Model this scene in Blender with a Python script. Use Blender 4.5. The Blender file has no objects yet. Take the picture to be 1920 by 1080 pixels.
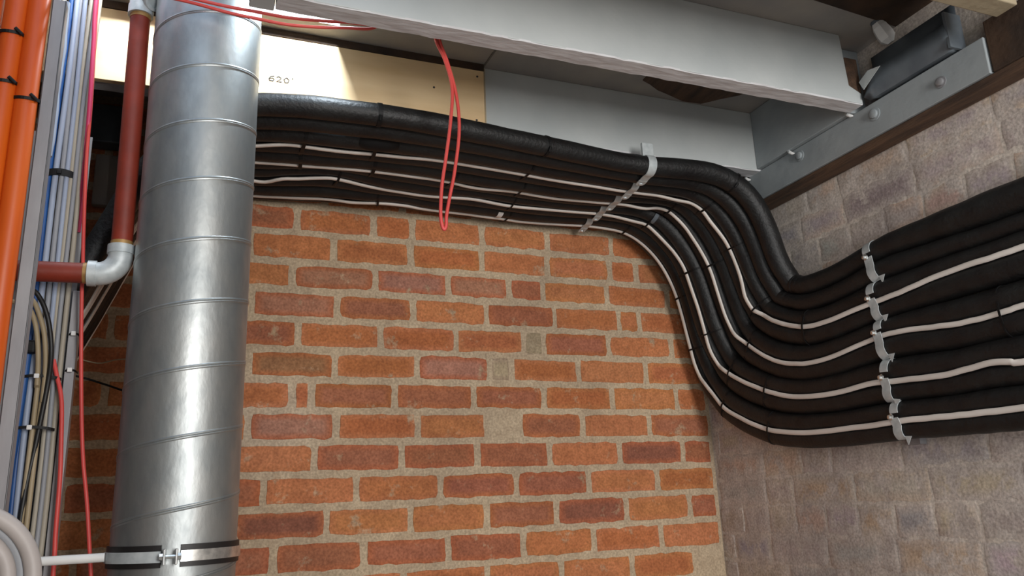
import bpy, bmesh, math, random
from mathutils import Vector, Matrix
SEG_={'tail': 32, 'a': 57, 'b': 72, 'c': 87, 'd': 94, 'n': 114}
CUR={
 'A0':[(-1.949,-.458,-.795,.026),(-1.938,-.458,-.749,.026),(-1.926,-.458,-.703,.026),(-1.912,-.458,-.658,.026),(-1.896,-.458,-.616,.026),(-1.878,-.458,-.578,.026),(-1.857,-.457,-.545,.026),(-1.837,-.457,-.513,.026),(-1.819,-.457,-.482,.026),(-1.803,-.456,-.451,.026),(-1.789,-.456,-.419,.026),(-1.776,-.456,-.387,.026),(-1.764,-.457,-.356,.026),(-1.752,-.458,-.326,.026),(-1.741,-.459,-.298,.026),(-1.729,-.462,-.271,.026),(-1.717,-.466,-.244,.026),(-1.705,-.472,-.219,.026),(-1.693,-.479,-.196,.026),(-1.68,-.487,-.173,.026),(-1.665,-.495,-.149,.026),(-1.649,-.504,-.126,.026),(-1.631,-.513,-.103,.026),(-1.613,-.521,-.08,.026),(-1.595,-.528,-.061,.026),(-1.579,-.533,-.044,.026),(-1.563,-.537,-.03,.026),(-1.546,-.54,-.017,.026),(-1.528,-.542,-.006,.026),(-1.509,-.543,.001,.025),(-1.489,-.543,.007,.025),(-1.469,-.543,.01,.025),(-1.445,-.546,.013,.025),(-1.414,-.551,.014,.025),(-1.379,-.558,.014,.025),(-1.344,-.563,.014,.025),(-1.308,-.565,.014,.025),(-1.273,-.566,.014,.025),(-1.238,-.568,.014,.025),(-1.202,-.569,.014,.025),(-1.167,-.569,.014,.025),(-1.132,-.568,.014,.025),(-1.096,-.566,.014,.025),(-1.061,-.563,.014,.025),(-1.026,-.559,.014,.025),(-.991,-.554,.014,.025),(-.955,-.55,.014,.025),(-.92,-.546,.014,.025),(-.885,-.541,.014,.025),(-.849,-.537,.014,.025),(-.814,-.532,.014,.025),(-.779,-.528,.014,.025),(-.743,-.523,.014,.025),(-.708,-.518,.014,.025),(-.673,-.513,.014,.025),(-.637,-.508,.014,.025),(-.602,-.503,.014,.025),(-.563,-.5,.013,.025),(-.522,-.499,.012,.025),(-.478,-.499,.012,.026),(-.434,-.5,.013,.026),(-.39,-.501,.015,.027),(-.345,-.501,.017,.027),(-.298,-.502,.016,.028),(-.25,-.503,.01,.028),(-.204,-.503,-.007,.029),(-.165,-.504,-.036,.029),(-.135,-.503,-.074,.029),(-.115,-.503,-.117,.029),(-.102,-.504,-.161,.029),(-.091,-.504,-.203,.028),(-.076,-.504,-.239,.028),(-.062,-.506,-.263,.028),(-.051,-.509,-.285,.028),(-.049,-.512,-.288,.028),(-.049,-.515,-.289,.027),(-.05,-.518,-.29,.027),(-.05,-.521,-.291,.027),(-.05,-.524,-.292,.027),(-.05,-.527,-.293,.027),(-.05,-.529,-.294,.026),(-.05,-.532,-.295,.026),(-.051,-.535,-.296,.026),(-.051,-.537,-.297,.026),(-.051,-.54,-.298,.026),(-.051,-.542,-.3,.025),(-.051,-.547,-.301,.025),(-.051,-.56,-.304,.025),(-.051,-.586,-.306,.025),(-.051,-.621,-.306,.025),(-.051,-.658,-.305,.025),(-.051,-.695,-.302,.025),(-.051,-.731,-.297,.025),(-.051,-.767,-.291,.025),(-.051,-.8,-.287,.025),(-.05,-.829,-.284,.026),(-.05,-.855,-.282,.027),(-.049,-.881,-.282,.028),(-.048,-.907,-.282,.029),(-.048,-.933,-.283,.03),(-.047,-.959,-.283,.031),(-.046,-.986,-.283,.032),(-.046,-1.012,-.284,.033),(-.045,-1.038,-.284,.033),(-.044,-1.064,-.284,.034),(-.044,-1.09,-.284,.035),(-.043,-1.116,-.284,.036),(-.043,-1.142,-.284,.036),(-.043,-1.176,-.285,.036),(-.043,-1.247,-.285,.036),(-.043,-1.392,-.285,.036),(-.043,-1.619,-.285,.036),(-.043,-1.897,-.285,.036),(-.043,-2.194,-.285,.036)],
 'B0':[(-1.947,-.408,-.796,.024),(-1.936,-.408,-.75,.024),(-1.924,-.408,-.704,.024),(-1.911,-.408,-.659,.024),(-1.895,-.408,-.615,.024),(-1.876,-.408,-.576,.024),(-1.856,-.408,-.539,.024),(-1.836,-.408,-.504,.024),(-1.818,-.408,-.471,.024),(-1.802,-.408,-.438,.024),(-1.788,-.408,-.406,.024),(-1.775,-.408,-.374,.024),(-1.762,-.408,-.343,.024),(-1.751,-.409,-.314,.024),(-1.739,-.411,-.286,.025),(-1.728,-.413,-.258,.025),(-1.716,-.417,-.232,.025),(-1.704,-.422,-.208,.026),(-1.692,-.428,-.184,.027),(-1.679,-.435,-.161,.027),(-1.664,-.443,-.138,.027),(-1.648,-.451,-.116,.027),(-1.63,-.459,-.093,.027),(-1.612,-.466,-.072,.027),(-1.594,-.472,-.054,.027),(-1.578,-.477,-.038,.027),(-1.562,-.48,-.025,.027),(-1.545,-.482,-.014,.027),(-1.527,-.484,-.004,.027),(-1.508,-.485,.002,.027),(-1.489,-.485,.007,.027),(-1.469,-.485,.01,.027),(-1.444,-.488,.012,.027),(-1.413,-.494,.013,.027),(-1.377,-.501,.013,.027),(-1.341,-.505,.013,.027),(-1.304,-.507,.013,.027),(-1.268,-.508,.013,.027),(-1.231,-.509,.013,.027),(-1.195,-.511,.013,.027),(-1.158,-.511,.013,.027),(-1.122,-.511,.013,.027),(-1.086,-.51,.013,.027),(-1.049,-.508,.013,.027),(-1.013,-.505,.013,.027),(-.976,-.501,.013,.027),(-.94,-.497,.013,.027),(-.903,-.493,.013,.027),(-.867,-.489,.013,.027),(-.831,-.485,.013,.027),(-.794,-.481,.013,.027),(-.758,-.476,.013,.027),(-.721,-.472,.013,.027),(-.685,-.468,.013,.027),(-.648,-.464,.013,.027),(-.612,-.46,.013,.027),(-.575,-.456,.013,.027),(-.536,-.453,.013,.027),(-.495,-.452,.012,.027),(-.452,-.452,.011,.027),(-.409,-.452,.011,.027),(-.366,-.452,.012,.027),(-.322,-.452,.012,.027),(-.278,-.452,.007,.027),(-.235,-.452,-.004,.027),(-.195,-.452,-.027,.027),(-.161,-.452,-.058,.027),(-.135,-.452,-.096,.027),(-.116,-.452,-.138,.027),(-.102,-.452,-.18,.027),(-.091,-.452,-.221,.026),(-.077,-.452,-.256,.026),(-.063,-.455,-.282,.026),(-.054,-.459,-.305,.025),(-.052,-.464,-.311,.025),(-.052,-.47,-.315,.024),(-.052,-.476,-.319,.023),(-.052,-.483,-.323,.023),(-.052,-.489,-.327,.022),(-.052,-.496,-.33,.022),(-.052,-.502,-.333,.021),(-.052,-.509,-.336,.021),(-.052,-.516,-.339,.021),(-.052,-.522,-.341,.021),(-.052,-.529,-.344,.021),(-.052,-.536,-.346,.022),(-.052,-.545,-.348,.022),(-.052,-.561,-.351,.022),(-.052,-.588,-.353,.022),(-.052,-.622,-.353,.022),(-.052,-.657,-.352,.022),(-.052,-.693,-.349,.023),(-.052,-.728,-.345,.023),(-.052,-.763,-.34,.024),(-.052,-.795,-.337,.025),(-.052,-.824,-.335,.025),(-.052,-.85,-.334,.025),(-.052,-.876,-.334,.024),(-.052,-.901,-.334,.023),(-.052,-.927,-.334,.022),(-.052,-.952,-.335,.021),(-.052,-.978,-.335,.021),(-.052,-1.003,-.335,.02),(-.052,-1.029,-.336,.02),(-.052,-1.054,-.337,.019),(-.052,-1.08,-.337,.019),(-.052,-1.105,-.338,.019),(-.052,-1.131,-.338,.019),(-.052,-1.164,-.338,.019),(-.052,-1.235,-.338,.018),(-.052,-1.381,-.338,.018),(-.052,-1.607,-.338,.018),(-.052,-1.885,-.338,.018),(-.052,-2.182,-.338,.018)],
 'A1':[(-1.947,-.361,-.796,.024),(-1.936,-.361,-.75,.024),(-1.924,-.361,-.704,.024),(-1.911,-.361,-.659,.024),(-1.895,-.361,-.615,.024),(-1.877,-.361,-.573,.024),(-1.857,-.361,-.534,.024),(-1.836,-.361,-.496,.024),(-1.818,-.361,-.46,.024),(-1.802,-.361,-.426,.024),(-1.788,-.361,-.393,.024),(-1.775,-.361,-.361,.024),(-1.762,-.361,-.331,.024),(-1.751,-.362,-.301,.024),(-1.739,-.363,-.273,.025),(-1.728,-.365,-.246,.025),(-1.716,-.368,-.22,.025),(-1.704,-.372,-.195,.026),(-1.692,-.377,-.171,.027),(-1.679,-.382,-.148,.027),(-1.664,-.388,-.126,.027),(-1.647,-.394,-.103,.027),(-1.63,-.4,-.082,.027),(-1.611,-.406,-.062,.027),(-1.593,-.41,-.044,.027),(-1.576,-.414,-.03,.027),(-1.56,-.416,-.018,.027),(-1.543,-.418,-.008,.027),(-1.525,-.42,-0,.027),(-1.507,-.42,.005,.027),(-1.488,-.42,.009,.027),(-1.468,-.421,.011,.027),(-1.443,-.425,.012,.027),(-1.411,-.431,.013,.027),(-1.375,-.437,.013,.027),(-1.337,-.44,.013,.027),(-1.299,-.441,.013,.027),(-1.262,-.441,.013,.027),(-1.224,-.443,.013,.027),(-1.187,-.444,.013,.027),(-1.149,-.446,.013,.027),(-1.111,-.447,.013,.027),(-1.074,-.449,.013,.027),(-1.036,-.448,.013,.027),(-.998,-.446,.013,.027),(-.961,-.443,.013,.027),(-.923,-.439,.013,.027),(-.885,-.436,.013,.027),(-.848,-.432,.013,.027),(-.81,-.429,.013,.027),(-.772,-.425,.013,.027),(-.735,-.42,.013,.027),(-.697,-.416,.013,.027),(-.66,-.414,.013,.027),(-.622,-.411,.013,.027),(-.584,-.408,.013,.027),(-.546,-.405,.013,.027),(-.507,-.403,.013,.027),(-.467,-.401,.012,.027),(-.425,-.401,.012,.027),(-.383,-.401,.012,.027),(-.341,-.401,.011,.027),(-.297,-.401,.009,.027),(-.254,-.401,0,.027),(-.214,-.401,-.019,.027),(-.181,-.401,-.047,.027),(-.154,-.401,-.081,.027),(-.131,-.401,-.118,.027),(-.114,-.401,-.157,.027),(-.1,-.401,-.197,.027),(-.088,-.401,-.237,.026),(-.074,-.402,-.272,.026),(-.061,-.406,-.3,.026),(-.053,-.412,-.323,.025),(-.052,-.42,-.332,.025),(-.052,-.429,-.339,.024),(-.052,-.438,-.346,.023),(-.052,-.448,-.352,.023),(-.052,-.457,-.358,.022),(-.052,-.467,-.363,.022),(-.052,-.478,-.368,.021),(-.052,-.488,-.373,.021),(-.052,-.499,-.377,.021),(-.052,-.509,-.382,.021),(-.052,-.52,-.385,.021),(-.052,-.531,-.389,.022),(-.052,-.543,-.392,.022),(-.052,-.562,-.395,.022),(-.052,-.589,-.397,.022),(-.052,-.622,-.398,.022),(-.052,-.657,-.397,.022),(-.052,-.691,-.394,.023),(-.052,-.726,-.391,.023),(-.052,-.76,-.388,.024),(-.052,-.791,-.386,.025),(-.052,-.819,-.384,.025),(-.052,-.845,-.383,.025),(-.052,-.871,-.382,.024),(-.052,-.896,-.38,.023),(-.052,-.921,-.379,.022),(-.052,-.946,-.377,.021),(-.052,-.972,-.376,.021),(-.052,-.997,-.375,.02),(-.052,-1.022,-.375,.02),(-.052,-1.048,-.375,.019),(-.052,-1.073,-.375,.019),(-.052,-1.098,-.375,.019),(-.052,-1.124,-.375,.019),(-.052,-1.157,-.374,.019),(-.052,-1.227,-.374,.018),(-.052,-1.373,-.374,.018),(-.052,-1.599,-.374,.018),(-.052,-1.877,-.374,.018),(-.052,-2.174,-.374,.018)],
 'B1':[(-1.947,-.317,-.796,.021),(-1.936,-.317,-.75,.021),(-1.924,-.317,-.705,.021),(-1.911,-.317,-.659,.021),(-1.895,-.317,-.614,.021),(-1.877,-.317,-.57,.021),(-1.857,-.317,-.527,.021),(-1.836,-.317,-.486,.021),(-1.818,-.317,-.447,.022),(-1.802,-.317,-.412,.022),(-1.788,-.317,-.379,.022),(-1.775,-.317,-.348,.022),(-1.762,-.317,-.317,.022),(-1.751,-.318,-.288,.022),(-1.739,-.318,-.26,.022),(-1.728,-.32,-.232,.022),(-1.716,-.322,-.206,.023),(-1.704,-.325,-.181,.023),(-1.692,-.329,-.158,.023),(-1.679,-.333,-.135,.024),(-1.664,-.337,-.112,.024),(-1.647,-.342,-.091,.025),(-1.63,-.347,-.07,.025),(-1.611,-.351,-.051,.025),(-1.593,-.355,-.035,.025),(-1.576,-.357,-.022,.026),(-1.56,-.359,-.011,.026),(-1.543,-.361,-.003,.026),(-1.525,-.362,.003,.026),(-1.506,-.362,.008,.026),(-1.488,-.362,.01,.026),(-1.468,-.363,.012,.026),(-1.443,-.366,.013,.027),(-1.41,-.372,.013,.027),(-1.373,-.377,.013,.027),(-1.335,-.38,.013,.027),(-1.296,-.381,.013,.027),(-1.258,-.382,.013,.026),(-1.219,-.384,.013,.026),(-1.181,-.386,.013,.026),(-1.142,-.387,.013,.026),(-1.104,-.389,.013,.027),(-1.065,-.39,.013,.027),(-1.027,-.39,.013,.027),(-.988,-.387,.013,.027),(-.95,-.383,.013,.027),(-.911,-.379,.013,.027),(-.873,-.375,.013,.027),(-.834,-.372,.013,.027),(-.796,-.37,.013,.027),(-.757,-.366,.013,.027),(-.719,-.362,.013,.027),(-.68,-.359,.013,.027),(-.642,-.356,.013,.027),(-.603,-.355,.013,.027),(-.565,-.354,.013,.027),(-.526,-.352,.013,.027),(-.487,-.351,.013,.027),(-.446,-.351,.013,.026),(-.405,-.351,.014,.026),(-.363,-.351,.015,.027),(-.322,-.351,.015,.027),(-.28,-.351,.011,.026),(-.238,-.351,-.002,.026),(-.201,-.351,-.026,.026),(-.171,-.351,-.059,.026),(-.147,-.351,-.095,.026),(-.127,-.351,-.133,.026),(-.11,-.351,-.172,.026),(-.097,-.351,-.212,.026),(-.084,-.351,-.252,.026),(-.072,-.352,-.288,.027),(-.06,-.356,-.317,.027),(-.053,-.363,-.343,.027),(-.052,-.373,-.356,.027),(-.052,-.385,-.366,.027),(-.052,-.397,-.376,.027),(-.052,-.41,-.385,.027),(-.052,-.423,-.393,.027),(-.052,-.437,-.4,.027),(-.052,-.451,-.408,.026),(-.052,-.465,-.414,.026),(-.052,-.479,-.42,.026),(-.052,-.494,-.425,.026),(-.052,-.508,-.43,.025),(-.052,-.523,-.434,.025),(-.052,-.54,-.438,.024),(-.052,-.561,-.441,.024),(-.052,-.589,-.443,.023),(-.052,-.622,-.443,.023),(-.052,-.656,-.442,.023),(-.052,-.69,-.439,.022),(-.052,-.724,-.436,.022),(-.052,-.758,-.433,.021),(-.052,-.789,-.431,.021),(-.052,-.817,-.43,.021),(-.052,-.842,-.428,.021),(-.052,-.867,-.427,.022),(-.052,-.892,-.426,.023),(-.052,-.916,-.425,.024),(-.052,-.941,-.424,.026),(-.052,-.966,-.423,.027),(-.052,-.991,-.423,.027),(-.052,-1.015,-.422,.027),(-.052,-1.04,-.422,.027),(-.052,-1.065,-.422,.027),(-.052,-1.09,-.422,.027),(-.052,-1.115,-.422,.027),(-.052,-1.147,-.421,.027),(-.052,-1.217,-.42,.027),(-.052,-1.363,-.42,.027),(-.052,-1.589,-.42,.027),(-.052,-1.867,-.42,.027),(-.052,-2.164,-.42,.027)],
 'A2':[(-1.947,-.276,-.795,.021),(-1.936,-.276,-.75,.021),(-1.924,-.276,-.705,.021),(-1.911,-.276,-.659,.021),(-1.895,-.276,-.613,.021),(-1.877,-.276,-.567,.021),(-1.857,-.276,-.52,.021),(-1.837,-.276,-.475,.021),(-1.819,-.276,-.434,.022),(-1.802,-.275,-.397,.022),(-1.788,-.275,-.364,.022),(-1.775,-.275,-.332,.022),(-1.762,-.276,-.302,.022),(-1.751,-.276,-.273,.022),(-1.739,-.277,-.245,.022),(-1.728,-.278,-.217,.022),(-1.716,-.279,-.191,.023),(-1.704,-.282,-.166,.023),(-1.692,-.285,-.142,.023),(-1.679,-.288,-.119,.024),(-1.664,-.291,-.097,.024),(-1.647,-.295,-.076,.025),(-1.629,-.299,-.056,.025),(-1.61,-.302,-.038,.025),(-1.592,-.305,-.023,.025),(-1.574,-.307,-.011,.026),(-1.557,-.308,-.003,.026),(-1.54,-.31,.003,.026),(-1.522,-.31,.008,.026),(-1.504,-.311,.011,.026),(-1.486,-.311,.012,.026),(-1.466,-.311,.013,.026),(-1.442,-.313,.013,.027),(-1.41,-.316,.013,.027),(-1.372,-.32,.013,.027),(-1.333,-.324,.013,.027),(-1.294,-.327,.013,.027),(-1.255,-.33,.013,.026),(-1.216,-.333,.013,.026),(-1.177,-.335,.013,.026),(-1.138,-.335,.013,.026),(-1.099,-.335,.013,.027),(-1.06,-.334,.013,.027),(-1.021,-.332,.013,.027),(-.982,-.328,.013,.027),(-.943,-.322,.013,.027),(-.904,-.316,.013,.027),(-.865,-.311,.013,.027),(-.826,-.309,.013,.027),(-.787,-.307,.013,.027),(-.748,-.305,.013,.027),(-.709,-.302,.013,.027),(-.67,-.298,.013,.027),(-.631,-.296,.013,.027),(-.593,-.296,.013,.027),(-.554,-.297,.013,.027),(-.515,-.298,.013,.027),(-.475,-.299,.014,.027),(-.434,-.3,.015,.026),(-.393,-.3,.018,.026),(-.351,-.3,.022,.027),(-.307,-.3,.023,.027),(-.263,-.3,.016,.026),(-.222,-.3,-.004,.026),(-.189,-.3,-.034,.026),(-.162,-.3,-.068,.026),(-.139,-.3,-.105,.026),(-.12,-.3,-.144,.026),(-.104,-.3,-.185,.026),(-.092,-.3,-.226,.026),(-.081,-.3,-.267,.026),(-.069,-.301,-.305,.027),(-.059,-.305,-.338,.027),(-.053,-.313,-.365,.027),(-.052,-.324,-.382,.027),(-.052,-.338,-.396,.027),(-.052,-.353,-.409,.027),(-.052,-.369,-.421,.027),(-.052,-.386,-.432,.027),(-.052,-.403,-.442,.027),(-.052,-.421,-.451,.026),(-.052,-.438,-.46,.026),(-.052,-.457,-.467,.026),(-.052,-.476,-.473,.026),(-.052,-.495,-.479,.025),(-.052,-.514,-.483,.025),(-.052,-.535,-.486,.024),(-.052,-.559,-.489,.024),(-.052,-.589,-.49,.023),(-.052,-.622,-.489,.023),(-.052,-.656,-.487,.023),(-.052,-.691,-.483,.022),(-.052,-.725,-.479,.022),(-.052,-.758,-.475,.021),(-.052,-.789,-.473,.021),(-.052,-.816,-.471,.021),(-.052,-.841,-.471,.021),(-.052,-.865,-.471,.022),(-.052,-.889,-.472,.023),(-.052,-.913,-.474,.024),(-.052,-.936,-.475,.026),(-.052,-.96,-.477,.027),(-.052,-.984,-.478,.027),(-.052,-1.008,-.479,.027),(-.052,-1.032,-.479,.027),(-.052,-1.056,-.48,.027),(-.052,-1.08,-.479,.027),(-.052,-1.104,-.478,.027),(-.052,-1.136,-.477,.027),(-.052,-1.205,-.476,.027),(-.052,-1.35,-.476,.027),(-.052,-1.577,-.476,.027),(-.052,-1.855,-.476,.027),(-.052,-2.152,-.476,.027)],
 'B2':[(-1.947,-.234,-.795,.021),(-1.936,-.234,-.75,.021),(-1.924,-.234,-.705,.021),(-1.91,-.234,-.66,.021),(-1.895,-.234,-.613,.021),(-1.877,-.234,-.565,.021),(-1.857,-.234,-.516,.021),(-1.837,-.234,-.47,.021),(-1.819,-.234,-.427,.021),(-1.803,-.234,-.39,.021),(-1.788,-.234,-.356,.021),(-1.775,-.234,-.325,.021),(-1.762,-.234,-.294,.021),(-1.751,-.234,-.265,.021),(-1.739,-.235,-.237,.021),(-1.728,-.235,-.21,.021),(-1.716,-.237,-.184,.022),(-1.705,-.238,-.159,.022),(-1.692,-.24,-.135,.022),(-1.679,-.243,-.112,.023),(-1.664,-.245,-.09,.023),(-1.647,-.248,-.069,.024),(-1.629,-.25,-.049,.024),(-1.61,-.253,-.032,.025),(-1.592,-.255,-.018,.025),(-1.574,-.256,-.007,.026),(-1.557,-.257,.001,.026),(-1.54,-.258,.006,.026),(-1.522,-.259,.01,.026),(-1.504,-.259,.012,.026),(-1.486,-.259,.013,.026),(-1.466,-.259,.013,.026),(-1.442,-.26,.013,.026),(-1.409,-.264,.013,.025),(-1.372,-.269,.013,.022),(-1.332,-.276,.013,.02),(-1.293,-.282,.013,.018),(-1.254,-.286,.013,.018),(-1.215,-.287,.013,.02),(-1.176,-.287,.013,.023),(-1.136,-.285,.013,.025),(-1.097,-.282,.013,.027),(-1.058,-.279,.013,.027),(-1.019,-.275,.013,.027),(-.979,-.271,.013,.027),(-.94,-.267,.013,.025),(-.901,-.262,.013,.022),(-.862,-.258,.013,.021),(-.823,-.256,.013,.021),(-.783,-.254,.013,.022),(-.744,-.252,.013,.023),(-.705,-.249,.013,.023),(-.666,-.246,.013,.022),(-.627,-.244,.013,.022),(-.587,-.244,.013,.022),(-.548,-.246,.013,.022),(-.509,-.249,.013,.022),(-.469,-.251,.014,.022),(-.427,-.252,.015,.022),(-.385,-.252,.017,.022),(-.342,-.252,.021,.023),(-.298,-.252,.019,.024),(-.254,-.252,.007,.025),(-.215,-.252,-.019,.027),(-.184,-.252,-.052,.027),(-.158,-.252,-.089,.027),(-.137,-.252,-.129,.027),(-.119,-.252,-.17,.027),(-.105,-.252,-.212,.027),(-.094,-.252,-.255,.027),(-.082,-.252,-.296,.027),(-.069,-.254,-.336,.027),(-.059,-.258,-.37,.027),(-.053,-.267,-.399,.027),(-.052,-.281,-.417,.027),(-.052,-.296,-.432,.027),(-.052,-.314,-.446,.027),(-.052,-.332,-.459,.026),(-.052,-.351,-.47,.025),(-.052,-.37,-.481,.025),(-.052,-.39,-.491,.024),(-.052,-.41,-.5,.024),(-.052,-.43,-.509,.024),(-.052,-.452,-.515,.024),(-.052,-.473,-.521,.024),(-.052,-.495,-.526,.024),(-.052,-.517,-.53,.024),(-.052,-.544,-.532,.024),(-.052,-.576,-.534,.024),(-.052,-.611,-.534,.024),(-.052,-.648,-.532,.024),(-.052,-.684,-.529,.024),(-.052,-.721,-.525,.025),(-.052,-.756,-.522,.025),(-.052,-.788,-.52,.026),(-.052,-.816,-.519,.027),(-.052,-.84,-.519,.027),(-.052,-.863,-.521,.027),(-.052,-.886,-.522,.027),(-.052,-.909,-.525,.027),(-.052,-.932,-.527,.026),(-.052,-.955,-.529,.026),(-.052,-.978,-.531,.025),(-.052,-1.001,-.531,.025),(-.052,-1.024,-.532,.024),(-.052,-1.047,-.532,.024),(-.052,-1.071,-.531,.024),(-.052,-1.094,-.531,.025),(-.052,-1.125,-.531,.026),(-.052,-1.194,-.53,.027),(-.052,-1.338,-.53,.027),(-.052,-1.565,-.53,.027),(-.052,-1.843,-.53,.027),(-.052,-2.14,-.53,.027)],
 'A3':[(-1.947,-.192,-.795,.021),(-1.936,-.192,-.75,.021),(-1.924,-.192,-.705,.021),(-1.91,-.192,-.66,.021),(-1.895,-.192,-.613,.021),(-1.877,-.192,-.565,.021),(-1.857,-.192,-.516,.021),(-1.837,-.192,-.47,.021),(-1.819,-.192,-.427,.021),(-1.803,-.192,-.39,.021),(-1.788,-.192,-.356,.021),(-1.775,-.192,-.325,.021),(-1.762,-.192,-.294,.021),(-1.751,-.192,-.265,.021),(-1.739,-.192,-.237,.021),(-1.728,-.193,-.21,.021),(-1.716,-.193,-.184,.022),(-1.705,-.194,-.159,.022),(-1.692,-.196,-.135,.022),(-1.679,-.197,-.112,.023),(-1.664,-.198,-.09,.023),(-1.647,-.2,-.069,.024),(-1.629,-.202,-.049,.024),(-1.61,-.203,-.032,.025),(-1.592,-.204,-.018,.025),(-1.574,-.205,-.007,.026),(-1.557,-.206,.001,.026),(-1.54,-.206,.006,.026),(-1.522,-.207,.01,.026),(-1.504,-.207,.012,.026),(-1.486,-.207,.013,.026),(-1.466,-.207,.013,.026),(-1.442,-.208,.013,.026),(-1.409,-.214,.013,.025),(-1.372,-.225,.013,.022),(-1.332,-.236,.013,.02),(-1.293,-.245,.013,.018),(-1.254,-.25,.013,.018),(-1.215,-.248,.013,.02),(-1.176,-.242,.013,.023),(-1.137,-.235,.013,.025),(-1.097,-.229,.013,.027),(-1.058,-.224,.013,.027),(-1.019,-.22,.013,.027),(-.98,-.218,.013,.027),(-.941,-.217,.013,.025),(-.901,-.217,.013,.022),(-.862,-.216,.013,.021),(-.823,-.214,.013,.021),(-.784,-.21,.013,.022),(-.745,-.206,.013,.023),(-.705,-.203,.013,.023),(-.666,-.201,.013,.022),(-.627,-.201,.013,.022),(-.588,-.201,.013,.022),(-.549,-.203,.013,.022),(-.509,-.205,.013,.022),(-.468,-.207,.013,.022),(-.425,-.208,.013,.022),(-.379,-.208,.013,.022),(-.333,-.208,.011,.023),(-.287,-.208,.001,.024),(-.246,-.208,-.02,.025),(-.211,-.208,-.051,.027),(-.181,-.208,-.087,.027),(-.156,-.208,-.127,.027),(-.137,-.208,-.17,.027),(-.124,-.208,-.213,.027),(-.112,-.208,-.257,.027),(-.101,-.208,-.3,.027),(-.089,-.208,-.341,.027),(-.074,-.21,-.38,.027),(-.061,-.215,-.414,.027),(-.053,-.227,-.444,.027),(-.052,-.242,-.46,.027),(-.052,-.259,-.474,.027),(-.052,-.278,-.487,.027),(-.052,-.297,-.498,.026),(-.052,-.317,-.509,.025),(-.052,-.337,-.518,.025),(-.052,-.358,-.528,.024),(-.052,-.379,-.537,.024),(-.052,-.4,-.545,.024),(-.052,-.421,-.552,.024),(-.052,-.443,-.558,.024),(-.052,-.464,-.564,.024),(-.052,-.488,-.568,.024),(-.052,-.516,-.572,.024),(-.052,-.55,-.576,.024),(-.052,-.59,-.577,.024),(-.052,-.631,-.577,.024),(-.052,-.671,-.576,.024),(-.052,-.712,-.573,.025),(-.052,-.752,-.572,.025),(-.052,-.786,-.572,.026),(-.052,-.815,-.573,.027),(-.052,-.838,-.574,.027),(-.052,-.86,-.575,.027),(-.052,-.883,-.577,.027),(-.052,-.905,-.578,.027),(-.052,-.928,-.579,.026),(-.052,-.95,-.58,.026),(-.052,-.972,-.581,.025),(-.052,-.995,-.58,.025),(-.052,-1.017,-.579,.024),(-.052,-1.039,-.578,.024),(-.052,-1.062,-.578,.024),(-.052,-1.084,-.579,.025),(-.052,-1.114,-.581,.026),(-.052,-1.182,-.583,.027),(-.052,-1.327,-.583,.027),(-.052,-1.553,-.583,.027),(-.052,-1.831,-.583,.027),(-.052,-2.128,-.583,.027)],
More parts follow.
